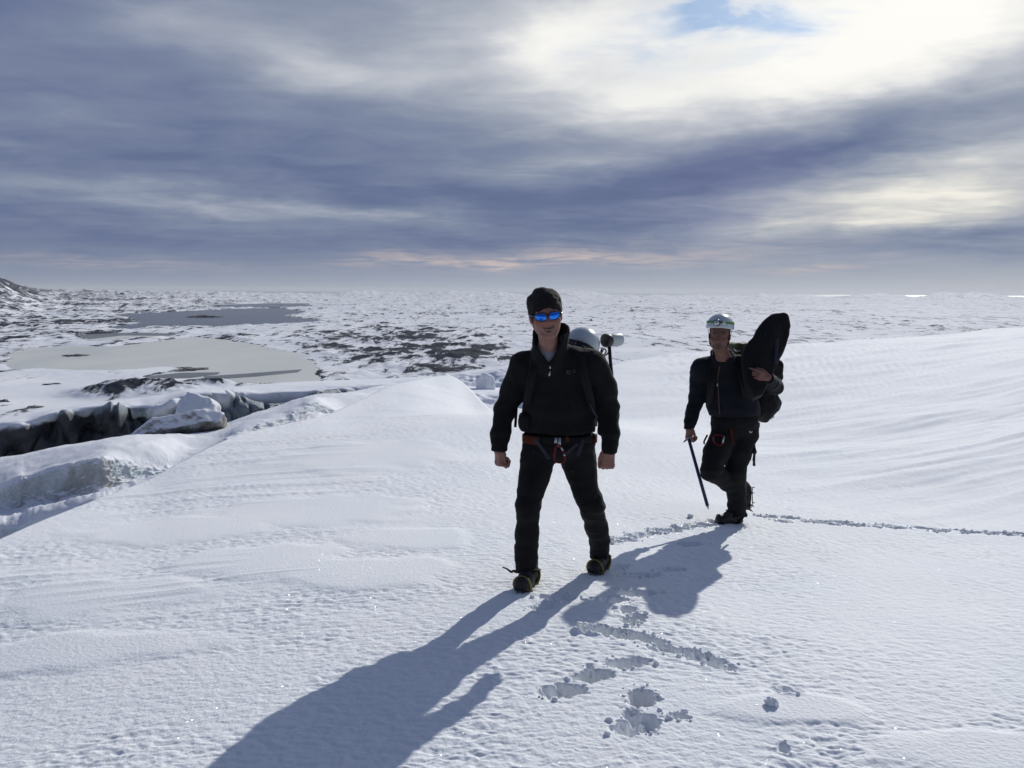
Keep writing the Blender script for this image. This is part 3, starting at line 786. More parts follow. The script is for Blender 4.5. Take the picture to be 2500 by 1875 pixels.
def sheet(name, cols, Ys, dY, conv, mat, nr, nc, rowdens, wall, dirt=None, bare=None, dust=None, drop=0.0):
    """cols: list of (x, [row y...]) in close-up pixels; Ys: metres ahead per row; dY(x): extra distance; wall(row parameter, points) -> displacement"""
    G = np.array([[W(*conv(x, y), Y + dY(x)) for y, Y in zip(rows, Ys)] for x, rows in cols])    # cols x rows x 3
    G[:, 0, 2] -= drop
    G = cr(G, nc, 0)
    # rows: dense where asked
    m = len(Ys); tr = np.concatenate([np.linspace(k, k + 1, int(rowdens[k]), endpoint=False) for k in range(m - 1)] + [[m - 1]])
    Q = np.concatenate([[2 * 0 + G[:, 0] * 2 - G[:, 1]]], 0)[0][:, None]
    P = np.concatenate([Q, G, (2 * G[:, -1] - G[:, -2])[:, None]], 1)
    i = np.clip(tr.astype(int), 0, m - 2); u = (tr - i)[None, :, None]
    a, b, c, d = P[:, i], P[:, i + 1], P[:, i + 2], P[:, i + 3]
    R = 0.5 * (2 * b + (c - a) * u * .7 + ((2 * a - 5 * b + 4 * c - d) * .7 - 0 * b + .3 * (-6 * b + 6 * c)) * u ** 2 + ((3 * b - a - 3 * c + d) * .7 + .3 * (4 * b - 4 * c)) * u ** 3)
    n_c, n_r = R.shape[:2]
    co = R.reshape(-1, 3); rowp = np.tile(tr, n_c)
    f = grid_faces(n_c, n_r)
    vn = vnorm_grid(R).reshape(-1, 3)
    co = co + wall(rowp, co, vn)
    me = quads_mesh(name, co, f)
    add_attr(me, 'dirt', dirt(rowp, co) if dirt else np.zeros(len(co)))
    add_attr(me, 'bare', bare(rowp) if bare else np.zeros(len(co)))
    add_attr(me, 'dust', dust(rowp, co) if dust else np.zeros(len(co)))
    return tag(link(name, me, mat), kind='structure')
def vnorm_grid(R):
    a = np.gradient(R, axis=0); b = np.gradient(R, axis=1); n = np.cross(a, b); n /= np.linalg.norm(n, axis=-1, keepdims=True) + 1e-9
    flip = np.where(n[..., 1] + -0.0 * n[..., 2] > 0, -1.0, 1.0)          # towards the viewer side or up
    up = np.where(n[..., 2] < -0.3, -1.0, np.where(np.abs(n[..., 2]) > .6, 1.0, 0))
    return n * np.where(up != 0, np.sign(n[..., 2]), flip)[..., None]
c6 = lambda x, y: (x / 2.697, 880 + y / 2.697)
c7 = lambda x, y: (700 + x / 4.022, 680 + y / 4.022)
def interp(xs, ys): return lambda x: float(np.interp(x, xs, ys))

# near bench with the bright ice face
colsA = [(-1000, [1900, 1620, 1520, 1400, 1210, 1010, 950]), (-420, [1500, 1180, 1130, 1040, 900, 760, 720]), (-250, [1420, 1130, 1080, 985, 850, 720, 688]), (-80, [1350, 1100, 1040, 920, 800, 680, 662]), (0, [1310, 1085, 1010, 880, 780, 668, 650]), (120, [1260, 1050, 985, 800, 745, 645, 632]), (200, [1210, 1010, 960, 778, 735, 630, 615]),
         (420, [1130, 965, 930, 708, 672, 580, 562]), (640, [1030, 915, 880, 655, 615, 540, 525]), (760, [980, 880, 850, 668, 590, 522, 508]), (900, [920, 835, 812, 690, 572, 505, 494]), (1050, [860, 790, 765, 715, 575, 494, 480]),
         (1180, [810, 740, 715, 680, 590, 486, 470]), (1290, [770, 700, 680, 620, 570, 480, 462]), (1450, [690, 620, 590, 530, 505, 455, 440]), (1560, [640, 560, 515, 480, 445, 420, 395]), (1700, [600, 500, 470, 425, 395, 360, 335]),
         (1850, [560, 470, 440, 388, 350, 310, 288]), (1960, [520, 440, 400, 330, 300, 265, 246]), (2080, [480, 410, 360, 275, 250, 232, 218]), (2250, [450, 400, 370, 340, 290, 225, 205]), (2450, [420, 370, 330, 290, 240, 195, 176]), (2600, [400, 340, 290, 240, 205, 180, 165]), (2720, [390, 320, 270, 220, 195, 180, 172])]
dA = interp([-420, 640, 1050, 1500, 1900, 2300, 2562, 2720], [0, 0, 1, 2.5, 4.5, 6.8, 9.3, 10.5])
def wallA(rp, co, vn):
    face = smooth(rp, 1.6, 2.3) * (1 - smooth(rp, 3.0, 3.5))
    rub = smooth(rp, 0.6, 1.2) * (1 - smooth(rp, 2.0, 2.6))
    a = face * (0.05 * fbm3(co, 1.3, 3, 201, .5) + 0.035 * np.abs(fbm3(co, 8.0, 4, 204, .65))) + rub * (0.035 * fbm3(co, 4.0, 4, 202, .6))
    snow = (1 - face) * (0.05 * fbm3(co, 0.7, 3, 203, .5) + 0.012 * fbm3(co, 4.0, 3, 207, .55))
    return vn * (a + snow)[:, None]
def dirtA(rp, co):
    x = co[:, 0] / co[:, 1]
    k = 0.6 * np.exp(-((rp - 1.5) / .55) ** 2) * (0.5 + 0.5 * n2(co[:, 0] / .5, rp * 2.0, 211)) * smooth(-x, .38, .50)
    return np.clip(k + .8 * np.exp(-((rp - 2.7) / .5) ** 2) * np.exp(-((x + .352) / .008) ** 2), 0, 1)
sheet('snow_bench', colsA, [11.5, 12.2, 14.0, 14.3, 14.9, 16.3, 17.6], dA, c6, M['ice_near'], 0, 420, [14, 10, 44, 14, 14, 8], wallA, dirtA, drop=1.0)

# far ridge: a high rim with a dark wall below it
colsC = [(-1100, [1400, 960, 790, 745, 700, 650]), (-500, [1000, 690, 530, 500, 470, 440]), (-250, [900, 620, 478, 455, 436, 412]), (0, [860, 580, 432, 412, 398, 378]), (120, [830, 570, 425, 395, 380, 362]), (200, [810, 560, 405, 388, 368, 350]), (320, [780, 540, 365, 350, 338, 325]), (440, [750, 520, 338, 326, 318, 306]), (540, [730, 505, 330, 305, 300, 290]), (640, [710, 495, 305, 295, 287, 274]),
         (720, [690, 485, 300, 285, 275, 266]), (790, [670, 480, 310, 288, 272, 258]), (860, [660, 470, 292, 282, 268, 250]), (930, [650, 465, 310, 286, 262, 243]), (1000, [640, 455, 345, 280, 250, 233]), (1100, [620, 445, 330, 262, 236, 217]), (1220, [600, 425, 262, 220, 206, 192]), (1300, [580, 415, 235, 212, 200, 187]), (1400, [560, 405, 228, 205, 196, 183]), (1500, [530, 390, 262, 210, 190, 174]),
         (1560, [510, 380, 225, 200, 184, 169]), (1700, [480, 345, 232, 206, 178, 156]), (1800, [450, 325, 240, 204, 170, 149]), (1900, [430, 310, 234, 198, 164, 144]), (2070, [400, 270, 222, 190, 154, 136]), (2200, [390, 250, 214, 182, 146, 130]), (2400, [370, 235, 200, 170, 138, 124]), (2600, [360, 220, 188, 160, 130, 116]), (2800, [350, 210, 176, 150, 122, 106]), (2950, [360, 230, 190, 150, 125, 110])]
dC = interp([-500, 1000, 1740, 2300, 2562, 2950], [0, 2, 4, 6, 6.8, 7.0])
def wallC(rp, co, vn):
    face = 1 - smooth(rp, 2.0, 2.8)
    fl = fbm3(co, 0.8, 4, 221, .55, (1, 1, .35)); br = fbm3(co, 0.33, 2, 224, .5, (1, 1, .6)); cr_ = np.abs(fbm3(co, 1.1, 3, 227, .5, (1, 1, .25)))
    a = face * (0.14 * fl + 0.30 * br - 0.22 * np.exp(-(cr_ / .07) ** 2)) * smooth(rp, .0, .5)
    ax_ = co[:, 0] / co[:, 1]; vz = (CAM_Z - co[:, 2]) / co[:, 1]
    for (cx, cy, rx, ry, dp) in ((905, 390, 70, 130, .55), (1440, 270, 60, 75, .6), (1800, 225, 180, 45, .45), (560, 420, 60, 120, .35), (330, 450, 50, 90, .25), (1130, 400, 60, 60, .2),
                                 (765, 390, 90, 120, -.55), (1090, 290, 110, 80, -.50), (1240, 290, 40, 80, -.3), (1500, 235, 45, 40, -.45), (1630, 330, 90, 50, -.50), (420, 400, 70, 90, -.3), (120, 470, 110, 70, -.35)):
        q = W(*c6(cx, cy), 24.0); u_ = rx / 2.697 * .4096 / FPX; v_ = ry / 2.697 * .4096 / FPX
        a = a - face * dp * np.exp(-(((ax_ - q[0] / q[1]) / u_) ** 2 + ((vz - (CAM_Z - q[2]) / q[1]) / v_) ** 2) ** 2)
    return vn * (a + (1 - face) * (0.10 * fbm3(co, .35, 3, 229, .5) * .7 + 0.02 * fbm3(co, 2.0, 3, 231, .5)))[:, None] * (1.0 - .75 * smooth(rp, 2.9, 4.0))[:, None]
def px6(co): return (512 + FPX * co[:, 0] / co[:, 1] / math.cos(0.0)) / .4096 * 2.697
def dustC(rp, co):
    x = px6(co); top = smooth(rp, 1.45, 2.05)
    d = .55 * top + .34 * smooth(x, 930, 1010) * (1 - smooth(x, 1220, 1290)) * smooth(rp, .9, 1.6)
    d += .26 * smooth(x, 1500, 1640) * smooth(rp, 1.0, 1.8) + .35 * np.exp(-((x - 1470) / 60) ** 2) * smooth(rp, .8, 1.5)
    d += .30 * np.exp(-((x - 120) / 160) ** 2) * smooth(rp, 1.0, 1.8)
    return np.clip(d, 0, 1)
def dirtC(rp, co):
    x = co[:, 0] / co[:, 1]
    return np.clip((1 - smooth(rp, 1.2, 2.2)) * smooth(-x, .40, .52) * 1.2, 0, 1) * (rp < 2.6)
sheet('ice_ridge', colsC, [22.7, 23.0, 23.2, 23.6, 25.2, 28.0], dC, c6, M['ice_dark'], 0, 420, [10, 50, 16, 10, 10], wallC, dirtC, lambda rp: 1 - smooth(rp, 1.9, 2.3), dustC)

# the crevasse behind the front man's arm
colsE = [(1400, [950, 960, 1000, 1010, 1030, 1080, 1180]), (1560, [932, 940, 1000, 1015, 1040, 1085, 1190]), (1690, [921, 929, 1040, 1056, 1085, 1130, 1230]), (1800, [905, 925, 1058, 1068, 1120, 1180, 1290]), (1900, [890, 915, 1062, 1072, 1130, 1225, 1330]), (2000, [876, 905, 1064, 1074, 1132, 1245, 1350]),
         (2100, [862, 890, 1060, 1076, 1130, 1250, 1370]), (2212, [850, 880, 1050, 1078, 1130, 1250, 1380]), (2500, [830, 860, 1030, 1075, 1125, 1240, 1380]), (2800, [815, 845, 1010, 1065, 1115, 1230, 1370])]
def wallE(rp, co, vn):
    face = smooth(rp, .9, 1.3) * (1 - smooth(rp, 1.9, 2.3)) + smooth(rp, 3.8, 4.2) * (1 - smooth(rp, 4.9, 5.3))
    return vn * (face * (0.30 * fbm3(co, .6, 4, 241, .55, (1, 1, .4))) + (1 - face) * .06 * fbm3(co, .5, 3, 242))[:, None]
M['ice_blue'] = ice_material('pale blue crevasse ice', (0.26, 0.34, 0.38), (0.50, 0.57, 0.60), (0.10, 0.10, 0.11), 0.3, .35, .7)
sheet('snow_bench', colsE, [44, 38.5, 36.5, 35.5, 31.5, 30.3, 27], lambda x: 0.0, c7, M['ice_blue'], 0, 150, [10, 24, 8, 12, 24, 10], wallE)

def ice_block(label, c, half, rot, mat, seed, group=None, dirt=0.0, h=None, cuts=7, rnd=.18):
    c = np.array(c, float); half = np.array(half, float); R = rotm_(*rot); m = np.linalg.norm(half)
    h = h or max(half.min() / 9, .02)
    r_ = random.Random(seed)
    V = Vol(c - m * 1.1, c + m * 1.1, h)
    V.box(c, half, half.min() * rnd, .01, R)
    for k in range(cuts):                 # broken faces
        n = np.array([r_.uniform(-1, 1), r_.uniform(-1, 1), r_.uniform(-.2, 1)]); n /= np.linalg.norm(n)
        off = np.abs(R.T @ n) @ half * r_.uniform(.62, .86)
        V.cut(lambda P: (P - c) @ n - off, half.min() * .10)
    co, f = V.surface(); co = relax(co, f, 1); vn = vnormals(co, f)
    co = co + vn * (half.min() * (.16 * fbm3(co, .8 / half.min(), 4, seed, .5)))[:, None]
    root = np.array([c[0], c[1], co[:, 2].min()])
    me = quads_mesh('ice_block', co - root, f); add_attr(me, 'dirt', np.full(len(co), dirt))
    o = link('ice_block', me, mat); o.location = root
    return tag(o, label, 'ice block', group)
def rotm_(rx, ry, rz): return np.array(Matrix.Rotation(rad(rz), 3, 'Z') @ Matrix.Rotation(rad(rx), 3, 'X') @ Matrix.Rotation(rad(ry), 3, 'Y'))
def b6(x, y, Y): return W(*c6(x, y), Y)
def b7(x, y, Y): return W(*c7(x, y), Y)
G_ = 'ice blocks in the crevasses'
ice_block('long dirty ice block streaked with brown gravel lying on the snow bench', b6(1230, 445, 18.7), (1.12, .48, .19), (-30, -12, 10), M['ice_dirty'], 305, G_, .45, .028, 16, .3)
ice_block('white snow faced block leaning on the dark wall between two arched hollows', b6(1300, 335, 23.7), (.46, .30, .52), (-52, 18, 12), M['snow'], 311, G_)
ice_block('pointed snow covered block in the crevasse behind the beanie wearer', b7(1955, 1050, 35.0), (.30, .34, .42), (-24, 10, 40), M['snow'], 341, G_, 0, None, 12, .4)
# ------------------------------------------------------------------ small mesh makers
def tube_mesh(pts, rad_, seg=10, closed=False, flat=None):
    """swept tube through points; rad_ a number or list; flat=(width, thickness, up) for straps"""
    P = np.array(pts, float); n = len(P)
    r = np.full(n, rad_) if np.isscalar(rad_) else np.array(rad_, float)
    T = np.gradient(P, axis=0) if not closed else (np.roll(P, -1, 0) - np.roll(P, 1, 0))
    T /= np.linalg.norm(T, axis=1, keepdims=True) + 1e-12
    up = np.array((0, 0, 1.0)) if flat is None or len(flat) < 3 else np.array(flat[2], float)
    co = []
    N = np.cross(T[0], up)
    if np.linalg.norm(N) < 0.05: N = np.cross(T[0], (0, 1, 0.1))
    N /= np.linalg.norm(N)
    for k in range(n):
        if flat is not None:
            N = np.cross(T[k], up); N /= np.linalg.norm(N) + 1e-9
        else:
            N = N - T[k] * (N @ T[k]); N /= np.linalg.norm(N) + 1e-9
        B = np.cross(T[k], N)
        for s_ in range(seg):
            a = 2 * math.pi * s_ / seg
            if flat is None: co.append(P[k] + r[k] * (math.cos(a) * N + math.sin(a) * B))
            else:
                ca, sa = math.cos(a), math.sin(a)
                sg = lambda v: math.copysign(abs(v) ** 0.35, v)
                co.append(P[k] + flat[0] / 2 * sg(ca) * N + flat[1] / 2 * sg(sa) * B)
    f = []
    m = n if closed else n - 1
    for k in range(m):
        for s_ in range(seg):
            a = k * seg + s_; b = k * seg + (s_ + 1) % seg; k2 = (k + 1) % n
            f.append((a, b, k2 * seg + (s_ + 1) % seg, k2 * seg + s_))
    if not closed:
        f.append(tuple(range(seg))[::-1]); f.append(tuple((n - 1) * seg + s_ for s_ in range(seg)))
    return [tuple(c) for c in co], f
def mesh_obj(name, co, f, mat, root=None, shade=True, off=None):
    o_ = np.array(root.matrix_world.translation) if (root is not None and off is None) else (np.zeros(3) if off is None else np.array(off))
    me = bpy.data.meshes.new(name); me.from_pydata([tuple(np.array(c) - o_) for c in co], [], f); me.update()
    return link(name, me, mat, root, shade)
def tube(name, pts, r, mat, root, seg=10, closed=False, flat=None):
    co, f = tube_mesh(pts, r, seg, closed, flat); return mesh_obj(name, co, f, mat, root)
def spline(pts, n):
    P = np.array(pts, float); t = np.linspace(0, len(P) - 1, n); Q = np.vstack([2 * P[0] - P[1], P, 2 * P[-1] - P[-2]])
    i = np.clip(t.astype(int), 0, len(P) - 2); u = (t - i)[:, None]
    a, b, c, d = Q[i], Q[i + 1], Q[i + 2], Q[i + 3]
    return 0.5 * (2 * b + (c - a) * u + (2 * a - 5 * b + 4 * c - d) * u ** 2 + (3 * b - a - 3 * c + d) * u ** 3)
def empty(name, loc, label, cat, group=None):
    o = bpy.data.objects.new(name, None); C.objects.link(o); o.location = tuple(float(v) for v in loc)
    o.empty_display_size = 0.2
    o.matrix_world = Matrix.Translation(Vector(o.location))
    return tag(o, label, cat, group)
def child_empty(name, parent):
    o = bpy.data.objects.new(name, None); C.objects.link(o); o.parent = parent; return o
def rotm(rx=0, ry=0, rz=0):
    return np.array(Matrix.Rotation(rad(rz), 3, 'Z') @ Matrix.Rotation(rad(rx), 3, 'X') @ Matrix.Rotation(rad(ry), 3, 'Y'))

# ------------------------------------------------------------------ materials for people and gear
def cloth_mat(name, c, var=0.25, weave=900.0, rough=0.9, sheen=0.04):
    m, t, b = new_mat(name)
    tc = t.n.new('ShaderNodeTexCoord').outputs['Object']
    v = t.noise(tc, 9.0, 5.0, 0.65)
    c0 = tuple(x * (1 - var) for x in c); c1 = tuple(x * (1 + var) for x in c)
    t.l.new(t.ramp(v, [(0.3, c0), (0.7, c1)]), b.inputs['Base Color'])
    b.inputs['Roughness'].default_value = rough
    b.inputs['Specular IOR Level'].default_value = 0.2
    b.inputs['Sheen Weight'].default_value = sheen; b.inputs['Sheen Roughness'].default_value = 0.5
    n1 = t.noise(tc, 38.0, 4.0, 0.6); n2_ = t.noise(tc, weave, 2.0, 0.5)
    t.l.new(bump(t, n2_, 0.0015, 0.5, bump(t, n1, 0.006, 0.5)), b.inputs['Normal'])
    return m
def plain_mat(name, c, rough=0.5, metal=0.0, coat=0.0, spec=0.5, var=0.1, scale=30.0):
    m, t, b = new_mat(name)
    tc = t.n.new('ShaderNodeTexCoord').outputs['Object']
    v = t.noise(tc, scale, 4.0, 0.6)
    t.l.new(t.ramp(v, [(0.25, tuple(x * (1 - var) for x in c)), (0.75, tuple(min(1, x * (1 + var)) for x in c))]), b.inputs['Base Color'])
    b.inputs['Roughness'].default_value = rough; b.inputs['Metallic'].default_value = metal
    b.inputs['Coat Weight'].default_value = coat; b.inputs['Specular IOR Level'].default_value = spec
    return m
def skin_mat(name, c, lip, beard=0.0):
    m, t, b = new_mat(name)
    tc = t.n.new('ShaderNodeTexCoord').outputs['Object']
    v = t.noise(tc, 26.0, 5.0, 0.6)
    base = t.ramp(v, [(0.3, tuple(x * 0.86 for x in c)), (0.7, tuple(x * 1.1 for x in c))])
    base = t.mix(attr(t, 'lip'), base, lip)
    base = t.mix(attr(t, 'flush'), base, (c[0] * 1.05, c[1] * 0.72, c[2] * 0.66))
    if beard:
        st = t.math('MULTIPLY', attr(t, 'beard'), t.sstep(t.noise(tc, 420.0, 2.0, 0.6), 0.25, 0.6))
        base = t.mix(t.math('MULTIPLY', st, beard), base, (0.10, 0.055, 0.035))
    t.l.new(base, b.inputs['Base Color'])
    b.inputs['Roughness'].default_value = 0.55; b.inputs['Specular IOR Level'].default_value = 0.4
    b.inputs['Subsurface Weight'].default_value = 0.08; b.inputs['Subsurface Radius'].default_value = (0.012, 0.005, 0.003)
    t.l.new(bump(t, t.noise(tc, 220.0, 3.0, 0.6), 0.0012, 0.5), b.inputs['Normal'])
    return m
M['fleece'] = cloth_mat('black fleece', (0.0065, 0.0062, 0.0070), sheen=0.03)
M['trouser'] = cloth_mat('black trouser cloth', (0.0075, 0.0080, 0.0088), sheen=0.02)
M['navy'] = cloth_mat('navy softshell', (0.0050, 0.0062, 0.0110), sheen=0.03)
M['navy_dark'] = cloth_mat('black shoulder panels', (0.009, 0.009, 0.011), sheen=0.05)
M['knit'] = cloth_mat('black knit', (0.009, 0.0072, 0.008), weave=500.0, sheen=0.06)
M['shirt'] = cloth_mat('grey shirt', (0.17, 0.17, 0.20), sheen=0.0)
M['pack'] = cloth_mat('black pack cloth', (0.0048, 0.0049, 0.0058), rough=0.75)
M['bagcloth'] = cloth_mat('black bag cloth', (0.006, 0.006, 0.0066), rough=0.8)
M['webbing'] = cloth_mat('grey webbing', (0.030, 0.032, 0.045), sheen=0.0)
M['redweb'] = cloth_mat('red orange webbing', (0.085, 0.017, 0.007), sheen=0.0)
M['skin1'] = skin_mat('ruddy skin', (0.23, 0.115, 0.092), (0.16, 0.060, 0.055))
M['skin2'] = skin_mat('tanned skin', (0.145, 0.068, 0.052), (0.10, 0.043, 0.036), 0.55)
M['helmet'] = plain_mat('white helmet shell', (0.44, 0.49, 0.52), 0.28, coat=0.4, var=0.04)
M['rubber'] = plain_mat('black rubber', (0.012, 0.012, 0.013), 0.55)
M['black_metal'] = plain_mat('black metal', (0.02, 0.02, 0.023), 0.4, 0.6)
M['steel'] = plain_mat('steel', (0.42, 0.43, 0.44), 0.35, 1.0)
M['grey_paint'] = plain_mat('grey paint', (0.45, 0.50, 0.49), 0.45)
M['yellow'] = plain_mat('yellow plastic', (0.165, 0.145, 0.016), 0.5)
M['green_strap'] = plain_mat('green strap', (0.09, 0.19, 0.045), 0.7)
M['lamp_glass'] = plain_mat('headlamp lens', (0.45, 0.52, 0.50), 0.08, 0.7, var=0.02)
M['red_metal'] = plain_mat('red anodised metal', (0.11, 0.009, 0.011), 0.3, 0.8)
M['blue_metal'] = plain_mat('dark blue anodised shaft', (0.012, 0.022, 0.065), 0.35, 0.5)
M['mirror'] = plain_mat('blue mirror lens', (0.03, 0.20, 0.85), 0.10, 1.0, var=0.25, scale=22.0)
M['glossblack'] = plain_mat('gloss black frame', (0.01, 0.01, 0.012), 0.2)
M['teeth'] = plain_mat('teeth', (0.27, 0.18, 0.14), 0.6)
M['mouth'] = plain_mat('mouth', (0.06, 0.022, 0.019), 0.5)
M['eye'] = plain_mat('eye', (0.08, 0.07, 0.06), 0.15)
M['boot'] = plain_mat('black boot leather', (0.007, 0.0066, 0.0066), 0.6)
M['hair'] = plain_mat('brown hair', (0.035, 0.022, 0.016), 0.8)
M['pale_foam'] = plain_mat('pale blue foam', (0.40, 0.50, 0.55), 0.8)
M['print'] = plain_mat('grey print', (0.07, 0.07, 0.075), 0.8)
M['iridium'] = M['mirror']

# ------------------------------------------------------------------ heads and hands
def head_volume(V, O, R, s=1.0, smile=False):
    """head in its own axes (x to the viewer's right, y away from the viewer, z up) at O, turned by R"""
    L = lambda x, y, z: O + R @ (s * np.array((x, y, z), float))
    def ell(c, r, k=0.015, mode='add'): V.ell(L(*c), np.array(r) * s, k * s, R, mode)
    def cone(a, b, ra, rb, k=0.012, mode='add'): V.cone(L(*a), L(*b), ra * s, rb * s, k * s, None, mode)
    ell((0, .012, .035), (.075, .096, .088), .01)
    ell((0, -.030, -.030), (.063, .064, .082), .02)
    for q in (-1, 1):
        cone((q * .050, .005, -.055), (q * .022, -.066, -.098), .022, .021, .02)
        ell((q * .041, -.060, -.032), (.026, .024, .024), .018)
        ell((q * .075, .012, -.014), (.010, .020, .032), .006)
        cone((q * .014, -.082, .022), (q * .046, -.070, .018), .0105, .0095, .014)
    ell((0, -.076, -.102), (.024, .022, .020), .018)
    cone((0, -.087, .012), (0, -.113, -.031), .0085, .0130, .008)
    for q in (-1, 1):
        ell((q * .0125, -.099, -.036), (.0085, .010, .0075), .006)
        ell((q * .032, -.099, -.001), (.014, .012, .0095), .010, 'sub')
        ell((q * .032, -.077, .000), (.0135, .0125, .0115), .004)
    # mouth
    if smile:
        pts = [(-.034, -.074, -.057), (-.018, -.091, -.068), (0, -.096, -.071), (.018, -.091, -.068), (.034, -.074, -.057)]
        low = [(-.031, -.074, -.063), (-.016, -.089, -.079), (0, -.093, -.084), (.016, -.089, -.079), (.031, -.074, -.063)]
        for a, b in zip(pts[:-1], pts[1:]): cone(a, b, .0048, .0048, .005)
        for a, b in zip(low[:-1], low[1:]): cone(a, b, .0052, .0052, .005)
        mid = [] and [(-.030, -.086, -.0595), (-.016, -.100, -.0720), (0, -.104, -.0760), (.016, -.100, -.0720), (.030, -.086, -.0595)]
        for q in (-1, 1): cone((q * .020, -.098, -.035), (q * .036, -.083, -.064), .004, .004, .010, 'sub')
    else:
        cone((-.021, -.084, -.067), (.021, -.084, -.067), .0065, .0065, .007); cone((-.018, -.084, -.078), (.018, -.084, -.078), .007, .007, .007)
        cone((-.020, -.095, -.0725), (.020, -.095, -.0725), .003, .003, .004, 'sub')
    return L
def skin_attrs(o, O, R, s, off):
    n = len(o.data.vertices); co = np.empty(n * 3, np.float32); o.data.vertices.foreach_get('co', co)
    p = ((co.reshape(-1, 3) + off) - O) @ R / s
    x, y, z = p.T
    face = (y < -0.03) & (np.abs(x) < .09) & (z > -.13) & (z < .13)
    lip = face * np.exp(-(x / .024) ** 4) * np.exp(-((z + .073 - 10 * x ** 2) / .009) ** 2)
    flush = face * (np.exp(-((np.abs(x) - .04) / .022) ** 2 - ((z + .03) / .025) ** 2) * .7 + np.exp(-(x / .014) ** 2 - ((z + .032) / .016) ** 2) * .9)
    ear = np.exp(-((np.abs(x) - .082) / .012) ** 2 - ((z + .012) / .035) ** 2) * (np.abs(y) < .05) * .6
    beard = smooth(-z, .045, .075) * (1 - smooth(-z, .125, .16)) * (y < .03) * (np.abs(x) < .09) * (1 - lip) + face * np.exp(-(x / .03) ** 2 - ((z + .054) / .008) ** 2) * .7
    far = np.abs(p).max(1) > 0.25
    hand = far * 0.25
    for k, v in (('lip', lip * .8 * ~far), ('flush', np.clip(flush + ear, 0, 1) * ~far + hand), ('beard', np.clip(beard, 0, 1) * ~far)): add_attr(o.data, k, v)

def hand(V, wrist, d, palm_n, thumb_side, curl, s=1.0, spread=0.0, thumb=(0.6, 0.5, 0.3), index_curl=None):
    """wrist point, d = direction wrist to knuckles, palm_n = direction the palm faces, thumb_side = direction of the thumb; curl = (knuckle, middle, end) bends in degrees"""
    d = np.array(d, float); d /= np.linalg.norm(d); n = np.array(palm_n, float); n -= d * (n @ d); n /= np.linalg.norm(n)
    t = np.cross(d, n); t *= np.sign(t @ np.array(thumb_side)); w = np.array(wrist, float)
    V.cone(w - d * .03 * s, w + d * .02 * s, .027 * s, .026 * s, .015, (t, 1.15))
    for q in (-.027, -.009, .009, .027):
        V.cone(w + d * .012 * s + t * q * .7 * s, w + d * .088 * s + t * q * s, .0145 * s, .0125 * s, .010)
    V.ell(w + d * .035 * s + t * .026 * s + n * .010 * s, np.array((.020, .020, .024)) * s, .012)
    L = [(.043, .027, .021), (.047, .031, .022), (.044, .029, .021), (.035, .022, .019)]
    for k in range(4):
        off = (.0285 - .019 * k) * s
        p = w + d * (.090 - (.004 if k == 0 else .010 if k == 3 else 0)) * s + t * off
        V.ell(p - n * .003 * s, np.array((.0115, .0115, .0115)) * s, .005)
        ang = 0; cv = curl if (index_curl is None or k > 0) else index_curl
        for j, (ln, cr) in enumerate(zip(L[k], cv)):
            ang += cr + (k * 2.0 if j == 0 else 0)
            dirv = d * math.cos(rad(ang)) + n * math.sin(rad(ang)) + t * spread * (1.5 - k)
            q = p + dirv * ln * s
            V.cone(p, q, (.0098 - .0010 * j - (.0012 if k == 3 else 0)) * s, (.0092 - .0010 * j - (.0012 if k == 3 else 0)) * s, .0025)
            p = q
    p = w + d * .022 * s + t * .026 * s + n * .006 * s
    dv = d * thumb[0] + t * thumb[1] + n * thumb[2]; dv /= np.linalg.norm(dv)
    q = p + dv * .040 * s; V.cone(p, q, .0155 * s, .0120 * s, .008)
    dv2 = d * (thumb[0] + .35) + t * (thumb[1] - .45) + n * (thumb[2] + .15); dv2 /= np.linalg.norm(dv2)
    q2 = q + dv2 * .030 * s; V.cone(q, q2, .0118 * s, .0108 * s, .003)
    q3 = q2 + dv2 * .022 * s; V.cone(q2, q3, .0108 * s, .0085 * s, .003)

def wrinkle(amp, along=18.0, across=6.0, fine=0.35, seed=0, folds=()):
    def fn(co):
        a = fbm3(co, 1.0, 3, 100 + seed, 0.55, (across, across, along))
        b = fbm3(co, 1.0, 2, 140 + seed, 0.5, (across * 3.2, across * 3.2, along * 1.6))
        r = amp * ((1 - 2 * np.abs(a)) * 0.7 + fine * b)
        for (c, rr, m, fr) in folds:      # bunched folds round a joint
            dd = np.linalg.norm(co - np.array(c), axis=1)
            ph = co[:, 2] * fr + 2.2 * n3(co[:, 0] * 7, co[:, 1] * 7, co[:, 2] * 4, 170 + seed)
            r = r + m * np.exp(-(dd / rr) ** 2) * np.sin(ph)
        return r
    return fn
def boot_volume(V, heel, toe, up=(0, 0, 1), s=1.0, ankle=None):
    """heel and toe: points on the sole line"""
    heel = np.array(heel, float); toe = np.array(toe, float); d = toe - heel; ln = np.linalg.norm(d); d /= ln
    u = np.array(up, float); u -= d * (u @ d); u /= np.linalg.norm(u); t = np.cross(d, u)
    V.cone(heel + d * .035 + u * .045, heel + d * ln * .55 + u * .045, .040, .041, .02)
    V.cone(heel + d * ln * .50 + u * .042, toe - d * .045 + u * .038, .042, .037, .02, (t, 1.16))
    V.ell(toe - d * .050 + u * .040, (.046, .046, .040), .015)
    V.cone(heel + d * .055 + u * .06, heel + d * .052 + u * .15, .046, .048, .02)
    V.cone(heel + d * ln * .55 + u * .065, heel + d * .07 + u * .13, .036, .044, .02)
    # sole slab
    Rm = np.stack([d, t, u], 1)
    V.box(heel + d * ln * .50 + u * .014, (ln * .47, .043, .014), .012, .004, Rm)
    return d, u, t
